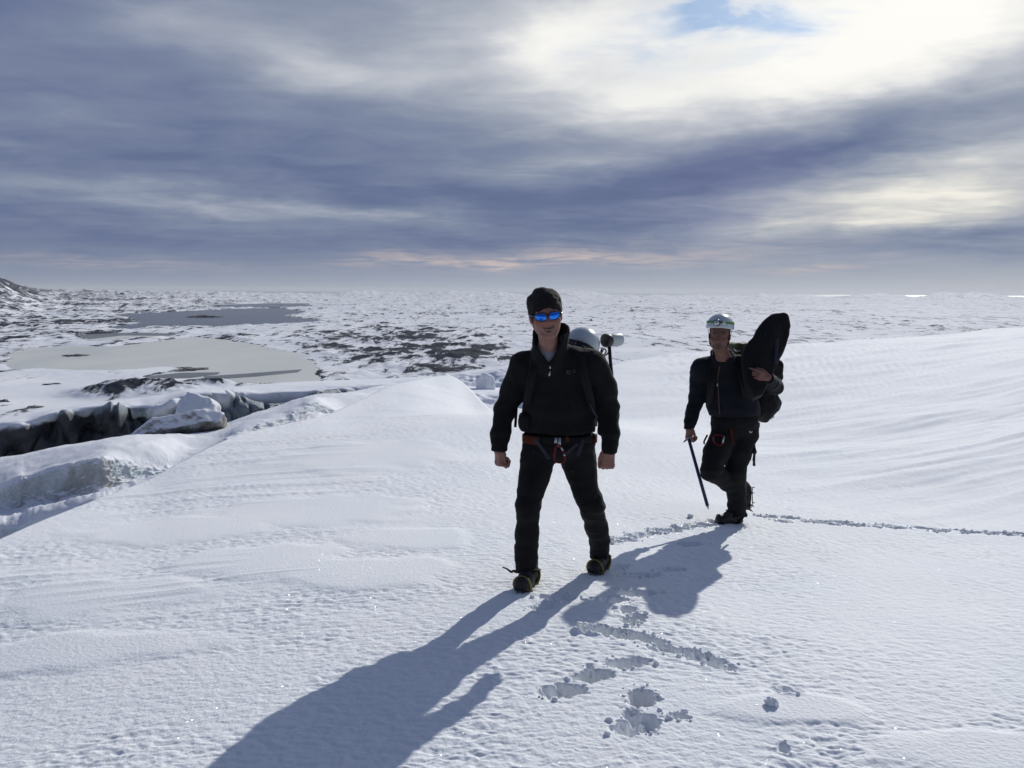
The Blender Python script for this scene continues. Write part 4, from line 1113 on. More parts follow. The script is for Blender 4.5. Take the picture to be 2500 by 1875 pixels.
def crampon(label, heel, toe, up, mats, group):
    heel = np.array(heel, float); toe = np.array(toe, float); d = toe - heel; ln = np.linalg.norm(d); d /= ln
    u = np.array(up, float); u -= d * (u @ d); u /= np.linalg.norm(u); t = np.cross(d, u)
    root = empty('crampon', heel * .5 + toe * .5, label, 'crampon', group)
    P = lambda a, b, c: heel + d * a + t * b + u * c
    for q in (-1, 1):
        pts = [P(.02, q * .036, -.004), P(ln * .35, q * .034, -.006), P(ln * .7, q * .050, -.006), P(ln - .03, q * .036, -.004)]
        tube('rail', spline(pts, 12), .004, M['black_metal'], root, 6)
    sp = None
    for (a, b, fw) in ((.02, .038, 0), (.02, -.038, 0), (ln * .3, .036, 0), (ln * .3, -.036, 0), (ln * .66, .052, .1), (ln * .66, -.052, .1), (ln - .05, .045, .35), (ln - .05, -.045, .35), (ln - .01, .020, .9), (ln - .01, -.020, .9)):
        base = P(a, b, -.004); tip = base + (-u + d * fw) * .026
        tube('spike', [base, base * .5 + tip * .5, tip], [.0055, .004, .001], M['steel'] if not mats.get('dark') else M['black_metal'], root, 5)
    # wire bail over the toe and lever strap round the heel and ankle
    arch = [P(ln - .060, .051, .000), P(ln - .040, .051, .034), P(ln - .036, .036, .066), P(ln - .040, 0, .080), P(ln - .036, -.036, .066), P(ln - .040, -.051, .034), P(ln - .060, -.051, .000)]
    tube('toe_bail', spline(arch, 24), .009, mats['bail'], root, 8, flat=(.016, .010, d))
    back = [P(.075, .051, .004), P(.03, .052, .040), P(-.006, .034, .075), P(-.014, 0, .080), P(-.006, -.034, .075), P(.03, -.052, .040), P(.075, -.051, .004)]
    tube('heel_cup', spline(back, 18), .009, mats['bail'], root, 8, flat=(.018, .011, d))
    strap = [P(.035, .058, .085), P(.12, .050, .105), P(.15, 0, .115), P(.12, -.050, .105), P(.035, -.058, .085), P(-.010, 0, .075), P(.035, .058, .085)]
    tube('strap', spline(strap, 30), .006, M['pack'], root, 8, flat=(.018, .004, u))
    return root
# ------------------------------------------------------------------ front man
A3 = np.array
def gz(p):                                # put a point on the snow
    return float(height(A3([p[0]]), A3([p[1]]))[0])
XA = (1, 0, 0)
def front_man():
    w = W
    heel1 = w(1300, 1424, 5.20); toe1 = w(1269, 1450, 4.965)
    heel2 = w(1474, 1380, 5.60); toe2 = w(1447, 1382, 5.40)
    for q in (heel1, toe1, heel2, toe2): q[2] = gz(q) + 0.012
    root = empty('person', (heel1 + heel2) / 2 * A3([1, 1, 0]), 'man in black beanie and blue mirrored sunglasses smiling while striding over snow', 'person')
    off = A3(root.location)
    # joints
    HO = w(1332, 767, 5.06); HR = rotm(-6, 0, 0) @ rotm(0, -7, 0)
    HR = np.array(Matrix.Rotation(rad(7), 3, 'Y')).T @ rotm(4, 0, 3)
    neck = w(1343, 868, 5.17)
    shL, shR = w(1272, 893, 5.26), w(1449, 889, 5.18)
    elL, elR = w(1231, 1004, 5.29), w(1486, 1000, 5.20)
    wrL, wrR = w(1218, 1094, 5.19), w(1487, 1098, 5.06)
    pel = w(1365, 1075, 5.25); chest = w(1364, 925, 5.22)
    hipL, hipR = w(1322, 1092, 5.23), w(1408, 1092, 5.28)
    knL, knR = w(1289, 1238, 5.07), w(1443, 1232, 5.24)
    anL, anR = w(1286, 1375, 5.13), w(1463, 1345, 5.53)
    # --- body: one continuous figure, slim under the clothes
    lo = A3([-1.02, 4.86, 0.02]); hi = A3([1.0, 5.66, 1.75])
    V = Vol(A3([-.72, 4.86, .02]), A3([.76, 5.66, 1.84]), .0050)
    L = head_volume(V, HO, HR, 1.15, smile=True)
    V.cone(L(0, .015, -.06), neck, .055, .060, .02); V.cone(neck, chest + A3([0, .03, 0]), .062, .085, .03, (XA, 1.2)); V.cone(chest + A3([0, .03, 0]), pel, .085, .08, .03)
    for sh, el, wr in ((shL, elL, wrL), (shR, elR, wrR)):
        V.cone(chest, sh, .05, .035, .02); V.cone(sh, el, .028, .022, .01); V.cone(el, wr, .022, .022, .01)
    for hp, kn, an, h_, t_ in ((hipL, knL, anL, heel1, toe1), (hipR, knR, anR, heel2, toe2)):
        V.cone(pel, hp, .06, .05, .02); V.cone(hp, kn, .045, .035, .01); V.cone(kn, an, .034, .026, .01); V.cone(an, h_ * .4 + t_ * .6 + A3([0, 0, .045]), .026, .02, .01)
    hand(V, wrL, (.02, -.05, -1), (.9, .45, 0), (.4, -1, 0), (72, 88, 50), 1.10, thumb=(.95, .05, .30))
    hand(V, wrR, (-.10, -.10, -1), (-.15, 1, 0), (-1, 0, 0), (72, 85, 45), 1.12, thumb=(.80, .25, .55))
    body = vol_obj('body', V, M['skin1'], root, None, 1)
    skin_attrs(body, HO, HR, 1.15, off)
    # teeth behind the smile
    n_ = len(body.data.vertices); bc = np.empty(n_ * 3, np.float32); body.data.vertices.foreach_get('co', bc)
    bl = ((bc.reshape(-1, 3) + off) - HO) @ HR / 1.15
    bl = bl[(np.abs(bl[:, 0]) < .06) & (bl[:, 2] > -.11) & (bl[:, 2] < -.03) & (bl[:, 1] < -.04)]
    def fy_(x, z):
        dd = (bl[:, 0] - x) ** 2 + (bl[:, 2] - z) ** 2; k = np.argsort(dd)[:6]; wt = 1 / (dd[k] + 1e-6); return float((bl[k, 1] * wt).sum() / wt.sum())
    def crescent(name, top, bot, mat, half, lift):
        co, f = [], []; n = 17
        for x in np.linspace(-half, half, n):
            a = top(x); b_ = min(bot(x), a)
            for q in range(4):
                z = a + (b_ - a) * q / 3; co.append(L(x, fy_(x, z) - lift, z))
        for i_ in range(n - 1):
            for q in range(3): f.append((i_ * 4 + q, i_ * 4 + q + 1, i_ * 4 + q + 5, i_ * 4 + q + 4))
        mesh_obj(name, co, f, mat, root)
    crescent('mouth', lambda x: -.0655 + 11 * x * x, lambda x: -.0835 + 26 * x * x, M['mouth'], .0335, .0030)
    crescent('teeth', lambda x: -.0665 + 11 * x * x, lambda x: -.0770 + 21 * x * x, M['teeth'], .0300, .0048)
    # --- trousers
    V = Vol(A3([-.56, 4.92, .0]), A3([.62, 5.72, 1.12]), .0075)
    V.ell(w(1366, 1078, 5.26), (.215, .138, .13), .03)
    legL = [(w(1319, 1095, 5.24), .110), (w(1309, 1130, 5.21), .100), (w(1304, 1167, 5.16), .088), (w(1298, 1195, 5.12), .080), (knL, .072), (w(1287, 1300, 5.11), .070), (w(1286, 1345, 5.12), .069), (w(1285, 1392, 5.13), .070)]
    legR = [(w(1411, 1095, 5.28), .110), (w(1414, 1130, 5.28), .102), (w(1421, 1160, 5.27), .088), (w(1430, 1198, 5.25), .078), (knR, .075), (w(1456, 1287, 5.38), .071), (w(1464, 1318, 5.47), .063), (w(1462, 1360, 5.54), .061)]
    V.chain(legL, .03, (XA, .96)); V.chain(legR, .03, (XA, .96))
    V.ell(knR + A3([.022, -.02, .005]), (.052, .06, .06), .03)
    hemL, hemR = w(1285, 1396, 5.12)[2], w(1462, 1363, 5.54)[2]
    V.cut(lambda P: np.where(P[..., 0] < .2, hemL, hemR) - P[..., 2], .004)
    vol_obj('trousers', V, M['trouser'], root, wrinkle(.0055, 12, 5, .5, 1, [(knL, .12, .003, 75), (knR + A3([0, 0, -.03]), .12, .005, 70), (anL + A3([0, 0, .06]), .10, .005, 80), (anR + A3([0, 0, .08]), .12, .005, 75)]))
    tr = [o for o in root.children if o.name.startswith('trousers')][0]
    n_ = len(tr.data.vertices); tc_ = np.empty(n_ * 3, np.float32); tr.data.vertices.foreach_get('co', tc_); tc_ = tc_.reshape(-1, 3) + off
    for (sx, sy) in ((1303, 1104), (1398, 1150), (1452, 1160), (1454, 1212)):
        q = w(sx, sy, 5.15); m_ = (np.abs(tc_[:, 0] - q[0]) < .012) & (np.abs(tc_[:, 2] - q[2]) < .012)
        if m_.any():
            q = w(sx, sy, tc_[m_][:, 1].min() - .001); tube('snap_button', [q + A3([0, .004, 0]), q - A3([0, .003, 0])], [.0065, .0055], M['webbing'], root, 10)
    # --- jacket
    V = Vol(A3([-.76, 4.92, .74]), A3([.80, 5.52, 1.66]), .0075)
    V.chain([(w(1363, 912, 5.25), .138), (w(1366, 985, 5.24), .142), (w(1367, 1070, 5.24), .150)], .03, (XA, 1.46))
    V.cone(w(1300, 905, 5.26), w(1425, 902, 5.22), .112, .112, .04)
    V.cone(w(1343, 862, 5.22), shL + A3([.035, 0, .0]), .062, .072, .05); V.cone(w(1348, 858, 5.22), shR + A3([-.03, 0, .0]), .068, .074, .05)
    V.chain([(shL + A3([.012, 0, 0]), .086), (w(1254, 950, 5.28), .073), (w(1232, 1004, 5.29), .064), (w(1222, 1060, 5.222), .056), (wrL + A3([0, -.004, -.008]), .050)], .03)
    V.chain([(shR + A3([-.006, 0, 0]), .088), (w(1474, 945, 5.19), .078), (w(1484, 1000, 5.20), .067), (w(1487, 1055, 5.12), .058), (wrR + A3([0, 0, -.010]), .0495)], .03)
    V.cone(w(1339, 880, 5.17), w(1346, 810, 5.16), .100, .108, .02)           # standing collar
    # hollow of the collar, top cut and front opening
    V.cone(w(1341, 858, 5.15), w(1347, 760, 5.14), .078, .108, .004, None, 'sub')
    ctop = w(1345, 806, 5.15); cl = w(1302, 812, 5.2); vb = w(1341, 889, 5.07)
    def fopen(P):
        # positive inside the V opening at the front
        halfw = np.clip((P[..., 2] - vb[2]) * .62, -.05, .070)
        xc = vb[0] + (P[..., 2] - vb[2]) * -.10
        return np.minimum(halfw - np.abs(P[..., 0] - xc), (neck[1] + .01) - P[..., 1])
    sl = tuple(slice(0, n) for n in V.n); X, Y_, Z = np.meshgrid(*V.ax, indexing='ij'); PP = np.stack([X, Y_, Z], -1)
    inner = fopen(PP); V.put(sl, -inner, .006, 'sub')
    V.put(sl, -(PP[..., 2] - (ctop[2] + .005 + .42 * (PP[..., 1] - 5.15) + .14 * (PP[..., 0] - ctop[0]))), .006, 'sub')
    hz_ = w(1366, 1061, 5.1)[2]
    arm = (PP[..., 0] < w(1262, 1060, 5.2)[0]) | (PP[..., 0] > w(1463.5, 1060, 5.2)[0])
    d = np.where(arm, -1.0, hz_ - PP[..., 2]); V.put(sl, -d, .002, 'sub')
    cuffL, cuffR = w(1217, 1101, 5.18)[2], w(1487, 1106, 5.06)[2]
    d = np.where(arm, np.where(PP[..., 0] < 0, cuffL, cuffR) - PP[..., 2], -1.0); V.put(sl, -d, .002, 'sub')
    vol_obj('jacket', V, M['fleece'], root, wrinkle(.0042, 9, 7, .6, 2, [(elL, .11, .004, 70), (elR, .11, .004, 70), (wrL + A3([0, 0, .05]), .07, .004, 95), (wrR + A3([0, 0, .05]), .07, .004, 95), (w(1366, 1045, 5.1), .2, .004, 55)]))
    # grey shirt seen in the neck opening
    V = Vol(A3([-.3, 4.95, 1.16]), A3([.25, 5.40, 1.56]), .006)
    V.cone(w(1342, 880, 5.185), w(1345, 935, 5.25), .082, .10, .02, (XA, 1.15)); V.cone(w(1341, 880, 5.17), w(1340, 850, 5.165), .080, .074, .01)
    V.cut(lambda P: P[..., 2] - (w(1338, 858, 5.1)[2] + .55 * (P[..., 1] - 5.08)))
    V.cut(lambda P: w(1338, 935, 5.1)[2] - P[..., 2])
    vol_obj('shirt', V, M['shirt'], root, wrinkle(.003, 9, 9, .4, 3))
    for (a, b) in (((1343, 892), (1343, 900)), ((1343, 906), (1341, 918))):
        tube('zip_pull', [w(*a, 5.072), w(*b, 5.068)], .0045, M['steel'], root, 6, flat=(.009, .004, (0, 1, 0)))
    zl = [w(1343 + .7 * math.sin(k * .9), 900 + 16 * k, 5.085) for k in range(10)]
    # --- beanie
    V = Vol(HO - .17, HO + .2, .0055)
    V.ell(L(0, .012, .026), (.100, .124, .121), .01, HR)
    V.cone(L(-.046, .018, .064), L(.042, .018, .068), .042, .044, .03); V.ell(L(-.018, .016, .112), (.036, .045, .026), .02, HR); V.ell(L(.034, .018, .094), (.030, .045, .028), .02, HR)
    V.ell(L(-.070, .018, .078), (.014, .03, .016), .02, HR)
    def hat_cut(P):
        q = (P - HO) @ HR / 1.12
        return (.040 - 7.0 * np.maximum(np.abs(q[..., 0]) - .012, 0) ** 1.9 * 1.6 - .50 * np.maximum(q[..., 1] + .095, 0)).clip(-.058, None) - q[..., 2]
    V.cut(hat_cut, .006)
    V.ell(L(0, .010, -.01), (.089, .109, .130), .004, HR, 'sub')
    vol_obj('beanie', V, M['knit'], root, wrinkle(.0028, 22, 14, .5, 4))
    # --- sunglasses: frame with two mirror lenses
    fr_co, fr_f = [], []
    def addto(co, f): b = len(fr_co); fr_co.extend(co); fr_f.extend(tuple(i + b for i in q) for q in f)
    lens = []
    for q in (-1, 1):
        cx, ang = q * .0345, q * rad(17)
        rim = []
        co, f = [], []
        def lp(ux, uz):                   # lens surface: shallow dome wrapped round the face
            r2 = ux * ux + uz * uz
            yy = -.006 * (1 - r2)
            px_ = ux * .0305; pz = uz * .0195 + .0025 * ux * q
            return L(cx + px_ * math.cos(ang) - yy * math.sin(ang) * 0, -.1015 + abs(px_ * math.sin(ang)) * (1 if px_ * q > 0 else -1) + yy, -.002 + pz)
        n = 28
        co.append(lp(0, 0))
        for j in range(1, 6):
            for k in range(n):
                a = 2 * math.pi * k / n; r_ = j / 5
                sq = lambda v: math.copysign(abs(v) ** .85, v)
                co.append(lp(r_ * sq(math.cos(a)), r_ * sq(math.sin(a)) * (1.0 - .10 * q * math.cos(a))))
        for k in range(n): f.append((0, 1 + k, 1 + (k + 1) % n))
        for j in range(4):
            for k in range(n): f.append((1 + j * n + k, 1 + (j + 1) * n + k, 1 + (j + 1) * n + (k + 1) % n, 1 + j * n + (k + 1) % n))
        lens.append((co, f))
        rim = [co[1 + 4 * n + k] for k in range(n)]
        addto(*tube_mesh(rim, .0036, 8, True))
        addto(*tube_mesh(spline([L(q * .066, -.090, .004), L(q * .078, -.06, .006), L(q * .083, -.01, .004), L(q * .083, .02, -.004)], 12), .0034, 8))
    addto(*tube_mesh([L(-.008, -.104, .003), L(0, -.107, .006), L(.008, -.104, .003)], .0036, 8))
    sg = mesh_obj('sunglasses', fr_co, fr_f, M['glossblack'], root)
    for co, f in lens:
        o = mesh_obj('lens', co, f, M['mirror'], None, True, off); o.parent = sg
    # --- boots
    for (h_, t_, an) in ((heel1, toe1, anL), (heel2, toe2, anR)):
        c = (h_ + t_) / 2
        V = Vol(c - A3([.17, .19, .05]), c + A3([.17, .19, .24]), .007)
        boot_volume(V, h_, t_)
        vol_obj('boot', V, M['boot'], root, wrinkle(.003, 14, 14, .5, 5))
    lace = spline([w(1262, 1396, 5.02), w(1254, 1394, 5.0), w(1247, 1396, 4.99), w(1238, 1389, 4.98), w(1227, 1384.5, 4.97)], 14)
    tube('boot_strap', lace, list(np.linspace(.010, .0035, 14)), M['boot'], root, 8)
    mats = {'bail': M['yellow'], 'strap': M['yellow']}
    crampon('crampon with yellow toe bail on the boot farthest forward, under the beanie wearer', heel1, toe1, (0, 0, 1), mats, 'crampons')
    crampon('crampon with yellow toe bail on the rear boot of the beanie wearer', heel2, toe2, (0, 0, 1), mats, 'crampons')
    # --- chest print, copied as it stands on the jacket
    def text(body, c, h):
        cu = bpy.data.curves.new('print', 'FONT'); cu.body = body; cu.size = h; cu.align_x = 'LEFT'; cu.extrude = .0004
        tmp = bpy.data.objects.new('print', cu); C.objects.link(tmp); dg = bpy.context.evaluated_depsgraph_get()
        me = bpy.data.meshes.new_from_object(tmp.evaluated_get(dg)); bpy.data.objects.remove(tmp)
        me.transform(Matrix.Translation(Vector(c)) @ Matrix.Rotation(rad(30), 4, 'Z') @ Matrix.Rotation(rad(90), 4, 'X')); return me
    def front_y(sx, sy):                  # front surface of the jacket on that ray
        ob = bpy.data.objects[[o.name for o in root.children if o.name.startswith('jacket')][0]]
        me = ob.data; n = len(me.vertices); co = np.empty(n * 3, np.float32); me.vertices.foreach_get('co', co); co = co.reshape(-1, 3) + off
        p = w(sx, sy, 5.1); m = (np.abs(co[:, 0] - p[0]) < .02) & (np.abs(co[:, 2] - p[2]) < .02)
        return co[m][:, 1].min() if m.any() else 5.08
    for body_, (sx, sy), h in (('Jack', (1383, 908.5), .0175), ('Wolfskin', (1383, 914.5), .0165)):
        y_ = front_y(sx, sy) - .013
        me = text(body_, w(sx, sy, y_) - off, h); link('chest_print', me, M['print'], root, False)
    y_ = front_y(1403, 905) - .004; cc = w(1402, 905.5, y_)
    ring = [cc + A3([math.cos(a) * .0075, math.cos(a) * .0015, math.sin(a) * .0085]) for a in np.linspace(.9, 2 * math.pi + .2, 16)]
    tube('chest_print', ring, .0016, M['print'], root, 6)
    return root, dict(front_y=front_y, HO=HO, HR=HR, L=L, pel=pel)

man1, J1 = front_man()

def gear_front():
    w = W; fy = J1['front_y']
    # harness
    root = empty('climbing_harness', w(1365, 1068, 5.25), 'climbing harness with red orange waist belt on the beanie wearer', 'harness')
    def ring(sy0, rx, ry, tilt=0, n=40):
        c = w(1365, sy0, 5.255); return [c + A3([math.cos(a) * rx, math.sin(a) * ry, tilt * math.cos(a)]) for a in np.linspace(0, 2 * math.pi, n, endpoint=False)]
    tube('waist_belt', ring(1066, .214, .150), .01, M['pack'], root, 10, True, flat=(.012, .040))
    for a0, a1 in ((187, 236), (338, 357)):
        pts = [w(1366, 1068, 5.255) + A3([math.cos(a) * .224, math.sin(a) * .160, 0]) for a in np.linspace(rad(a0), rad(a1), 14)]
        tube('belt_pad', pts, .01, M['redweb'], root, 10, False, flat=(.014, .052))
    for a, b, c in (((1302, 1068, 5.088), (1318, 1088, 5.075), (1341, 1121, 5.07)), ((1412, 1082, 5.09), (1394, 1098, 5.075), (1379, 1110, 5.07)), ((1424, 1072, 5.095), (1418, 1092, 5.08), (1410, 1113, 5.085))):
        tube('leg_strap', spline([w(*a), w(*b), w(*c)], 10), .006, M['webbing'], root, 8, flat=(.020, .004, (0, 1, 0)))
    tube('tie_in_loop', [w(1357, 1068, 5.055), w(1357, 1082, 5.045)], .005, M['steel'], root, 8, flat=(.016, .006, (0, 1, 0)))
    tube('tie_in_loop', [w(1366, 1068, 5.055), w(1365, 1091, 5.040)], .005, M['steel'], root, 8, flat=(.018, .006, (0, 1, 0)))
    tube('gear_tab', [w(1384, 1066, 5.06), w(1386, 1078, 5.055)], .005, M['redweb'], root, 8, flat=(.018, .006, (0, 1, 0)))
    # belay device and carabiner
    root = empty('carabiner', w(1365, 1110, 5.03), 'dark red locking carabiner hanging at the front of the harness with grey loops', 'carabiner', 'red carabiners at the waist')
    pts = [w(x, y, 5.02) for x, y in ((1357, 1088), (1354, 1105), (1353, 1119), (1358, 1127), (1367, 1129.5), (1376, 1126), (1379, 1117), (1377, 1106), (1371, 1094), (1364, 1086))]
    tube('hook_body', spline(pts, 40), .0062, M['red_metal'], root, 8)
    tube('gate', [w(1364, 1086, 5.02), w(1357, 1088, 5.02)], .006, M['red_metal'], root, 8)
    tube('gate_sleeve', [w(1369.5, 1092, 5.013), w(1374, 1100, 5.013)], .0055, M['steel'], root, 8)
    tube('screw_nut', [w(1376.5, 1109, 5.012), w(1378.5, 1113, 5.012)], .0065, M['steel'], root, 8)
    # backpack
    root = empty('backpack', w(1370, 1050, 5.5), 'black backpack on the back of the beanie wearer, white helmet strapped on', 'backpack', 'black backpacks')
    V = Vol(w(1270, 1062, 5.36) - .05, A3([.43, 5.76, 1.62]), .010)
    V.box(w(1374, 955, 5.54), (.155, .13, .27), .07, .03); V.box(w(1380, 862, 5.52), (.13, .11, .075), .06, .04)
    vol_obj('pack_body', V, M['pack'], root, wrinkle(.008, 8, 8, .5, 6))
    for s_, pts in ((0, [(1305, 850, 5.42), (1303, 866, 5.24), (1303, 890, 5.12), (1296, 930, 5.09), (1288, 970, 5.12), (1283, 1010, 5.22), (1290, 1035, 5.40)]), (1, [(1420, 842, 5.40), (1420, 855, 5.20), (1421, 885, 5.085), (1430, 930, 5.06), (1441, 975, 5.09), (1449, 1015, 5.2), (1450, 1040, 5.40)])):
        P = spline([w(*p) for p in pts], 30)
        tube('shoulder_strap', P, .01, M['pack'], root, 8, flat=(.012, .045, (1, 0, .12)))
    for pts in ([(1401, 840, 5.16), (1405, 838, 5.15)], [(1420, 845, 5.14), (1427, 850, 5.13)]):
        tube('strap_buckle', [w(*p) for p in pts], .006, M['webbing'], root, 8)
    V = Vol(A3([-.30, 5.05, .78]), A3([.34, 5.5, 1.08]), .008)
    V.box(w(1281, 1030, 5.24), (.035, .09, .055), .03, .02); V.box(w(1452, 1040, 5.22), (.034, .09, .06), .03, .02); V.cone(w(1281, 1030, 5.24), w(1300, 1035, 5.5), .04, .04, .02); V.cone(w(1452, 1040, 5.22), w(1440, 1040, 5.5), .04, .04, .02)
    vol_obj('hip_belt', V, M['pack'], root, wrinkle(.003, 10, 10, .5, 7))
    tube('loose_strap', spline([w(1270, 968, 5.33), w(1262.5, 985, 5.34), w(1260, 1012, 5.34), w(1258, 1043, 5.335)], 12), .006, M['pack'], root, 8, flat=(.017, .004, (0, 1, 0)))
    tube('side_strap', spline([w(1440, 985, 5.08), w(1452, 1010, 5.08), w(1459, 1020, 5.1)], 8), .004, M['webbing'], root, 8, flat=(.012, .004, (0, 1, 0)))
    # white helmet on the pack
    helmet_thing('white climbing helmet strapped to the backpack behind the shoulder', w(1422, 840, 5.46), rotm(-8, 26, 0) @ rotm(0, 0, 190), 1.0)
    # mallet beside it
    root = empty('mallet', w(1492, 930, 5.50), 'mallet with black shaft and grey cylinder head sticking up beside the strapped helmet', 'mallet')
    tube('shaft', [w(1487, 838, 5.5), w(1490, 880, 5.5), w(1494, 925, 5.5), w(1497, 960, 5.48), w(1487, 1010, 5.46)], [.0115, .011, .0125, .013, .012], M['black_metal'], root, 12)
    c = w(1479, 831, 5.47); ax = A3([.80, .60, .02]); ax /= np.linalg.norm(ax)
    def cyl(name, a, b, r, mat):
        n = A3(b) - A3(a); prof = [(0, r * .86), (.03, r * .97), (.08, r), (.92, r), (.97, r * .97), (1, r * .86)]
        tube(name, [A3(a) + n * t for t, _ in prof], [q for _, q in prof], mat, root, 28)
    cyl('head', c + ax * .03, c + ax * .125, .041, M['grey_paint'])
    cyl('striking_face', c - ax * .012, c + ax * .030, .042, M['rubber'])
    tube('cord', spline([w(1470, 848, 5.46), w(1467, 862, 5.45), w(1474, 866, 5.45), w(1480, 858, 5.47), w(1474, 852, 5.47), w(1466, 868, 5.44)], 24), .0045, M['pack'], root, 8)
    tube('cord', spline([w(1486, 860, 5.48), w(1478, 868, 5.46), w(1464, 874, 5.42)], 12), .0045, M['pack'], root, 8)

def helmet_shell(V, O, R, s):
    L = lambda x, y, z: O + R @ (s * A3((x, y, z), float))
    V.ell(L(0, 0, 0), A3((.108, .130, .108)) * s, .01, R)
    def cutf(P):
        q = ((P - O) @ R) / s
        return (-.012 - .10 * q[..., 1] * 0 + .016 * (q[..., 1] / .13) * 0 + .010 * np.cos(q[..., 0] / .108 * 2) - q[..., 2])
    V.cut(cutf, .006)
    V.ell(L(0, 0, -.02), A3((.100, .122, .108)) * s, .003, R, 'sub')
    return L
def helmet_thing(label, O, R, s):
    root = empty('helmet', O, label, 'helmet')
    V = Vol(O - .15, O + .15, .005)
    L = helmet_shell(V, O, R, s)
    vol_obj('shell', V, M['helmet'], root, None, 2)
    V = Vol(O - .14, O + .14, .006); V.ell(L(0, 0, -.018), A3((.099, .121, .104)) * s, .01, R)
    V.cut(lambda P: ((P - O) @ R)[..., 2] - .02, .004); V.cut(lambda P: -.045 - ((P - O) @ R)[..., 2], .006)
    vol_obj('liner', V, M['rubber'], root, None, 1)
    tube('adjuster', [L(.06, -.11, -.030), L(.085, -.10, -.050)], .018, M['helmet'], root, 10)
    return root
gear_front()

# ------------------------------------------------------------------ second man
def rear_man():
    w = W
    heel1 = w(1811, 1281, 7.50); toe1 = w(1747, 1282, 7.42)
    for q in (heel1, toe1): q[2] = gz(q) + .010
    heel2 = w(1832, 1183, 7.62); toe2 = w(1829, 1246, 7.60)                       # lifted foot hangs toe down, sole to the right
    root = empty('person', (heel1 + toe1) / 2, 'man in white helmet and navy jacket walking behind with a black bag on his shoulder', 'person')
    off = A3(root.location)
    HO = w(1757, 818, 7.19); HR = rotm(3, 0, -16) @ rotm(0, 2, 0); hs = 1.06
    neck = w(1766, 876, 7.33)
    shL, shR = w(1714, 902, 7.42), w(1838, 900, 7.44)
    elL, elR = w(1700, 973, 7.46), w(1893, 944, 7.44)
    wrL, wrR = w(1683, 1043, 7.36), w(1874, 922, 7.17)
    chest = w(1780, 930, 7.42); pel = w(1793, 1040, 7.46)
    hipL, hipR = w(1768, 1058, 7.42), w(1818, 1058, 7.46)
    knL, anL = w(1734, 1149, 7.20), w(1818, 1194, 7.56)
    knR, anR = w(1796, 1152, 7.36), w(1798, 1245, 7.49)
    V = Vol(A3([1.28, 6.95, -.3]), A3([2.6, 7.78, 1.75]), .0058)
    L = head_volume(V, HO, HR, hs, smile=False)
    V.cone(L(0, .015, -.06), neck, .058, .060, .02); V.cone(neck, chest + A3([0, .07, 0]), .060, .08, .03, (XA, 1.1)); V.cone(chest + A3([0, .06, 0]), pel, .08, .08, .03)
    for sh, el, wr in ((shL, elL, wrL), (shR, elR, wrR)):
        V.cone(chest, sh, .05, .035, .02); V.cone(sh, el, .034, .028, .01); V.cone(el, wr, .028, .026, .01)
    foot1 = heel1 * .4 + toe1 * .6 + A3([0, 0, .045]); foot2 = heel2 * .4 + toe2 * .6 + A3([-.045, 0, 0])
    for hp, kn, an, ft in ((hipL, knL, anL, foot2), (hipR, knR, anR, foot1)):
        V.cone(pel, hp, .06, .05, .02); V.cone(hp, kn, .045, .035, .01); V.cone(kn, an, .034, .026, .01); V.cone(an, ft, .026, .02, .01)
    hand(V, wrL, (-.06, -.25, -1), (.85, .5, 0), (.4, -1, 0), (55, 75, 45), 1.04, thumb=(.8, .2, .45))
    hand(V, wrR, (-.72, -.40, .22), (.30, .85, -.1), (0, -.2, 1), (48, 78, 50), 1.10, thumb=(.75, .4, .2), index_curl=(12, 26, 14))
    body = vol_obj('body', V, M['skin2'], root, None, 1)
    skin_attrs(body, HO, HR, hs, off)
    n_ = len(body.data.vertices); bc = np.empty(n_ * 3, np.float32); body.data.vertices.foreach_get('co', bc)
    bl = ((bc.reshape(-1, 3) + off) - HO) @ HR / hs
    bl = bl[(np.abs(bl[:, 0]) < .065) & (np.abs(bl[:, 2] + .02) < .10) & (bl[:, 1] < -.04)]
    def patch(name, x0, x1, top, bot, mat, lift):
        co, f = [], []; n = 11
        for x in np.linspace(x0, x1, n):
            a = top(x); b_ = min(bot(x), a)
            for q in range(3):
                z = a + (b_ - a) * q / 2; dd = (bl[:, 0] - x) ** 2 + (bl[:, 2] - z) ** 2; k = np.argsort(dd)[:6]
                co.append(L(x, float(bl[k, 1].mean()) - lift, z))
        for i_ in range(n - 1):
            for q in range(2): f.append((i_ * 3 + q, i_ * 3 + q + 1, i_ * 3 + q + 4, i_ * 3 + q + 3))
        mesh_obj(name, co, f, mat, root)
    for q in (-1, 1):
        xs = sorted((q * .013, q * .047)); c_ = q * .030
        patch('eyebrow', xs[0], xs[1], lambda x: .0225 - 7 * (x - q * .034) ** 2, lambda x: .0150 - 3 * (x - q * .034) ** 2, M['hair'], .0022)
        patch('eye', c_ - .0125, c_ + .0125, lambda x: .0035 - 22 * (x - c_) ** 2, lambda x: -.0035 + 20 * (x - c_) ** 2, M['eye'], .0030)
    patch('mouth', -.021, .021, lambda x: -.0700 - 3 * x * x, lambda x: -.0755 + 9 * x * x, M['mouth'], .0022)
    # hair under the helmet rim
    V = Vol(HO - .16, HO + .16, .006)
    V.ell(L(0, .022, .035), A3((.080, .096, .090)) * hs, .01, HR)
    V.cut(lambda P: np.maximum(-.035 - ((P - HO) @ HR)[..., 2], -.012 - ((P - HO) @ HR)[..., 1] - .6 * np.maximum(((P - HO) @ HR)[..., 2], 0)), .004)
    vol_obj('hair', V, M['hair'], root, wrinkle(.002, 60, 60, .5, 8))
    # helmet with headlamp
    hO = L(0, .004, .060); hR = HR @ rotm(-4, 0, 0)
    V = Vol(hO - .17, hO + .17, .0052)
    hl = helmet_shell(V, hO, hR, 1.06)
    hel = vol_obj('helmet', V, M['helmet'], root, None, 2)
    pts = []
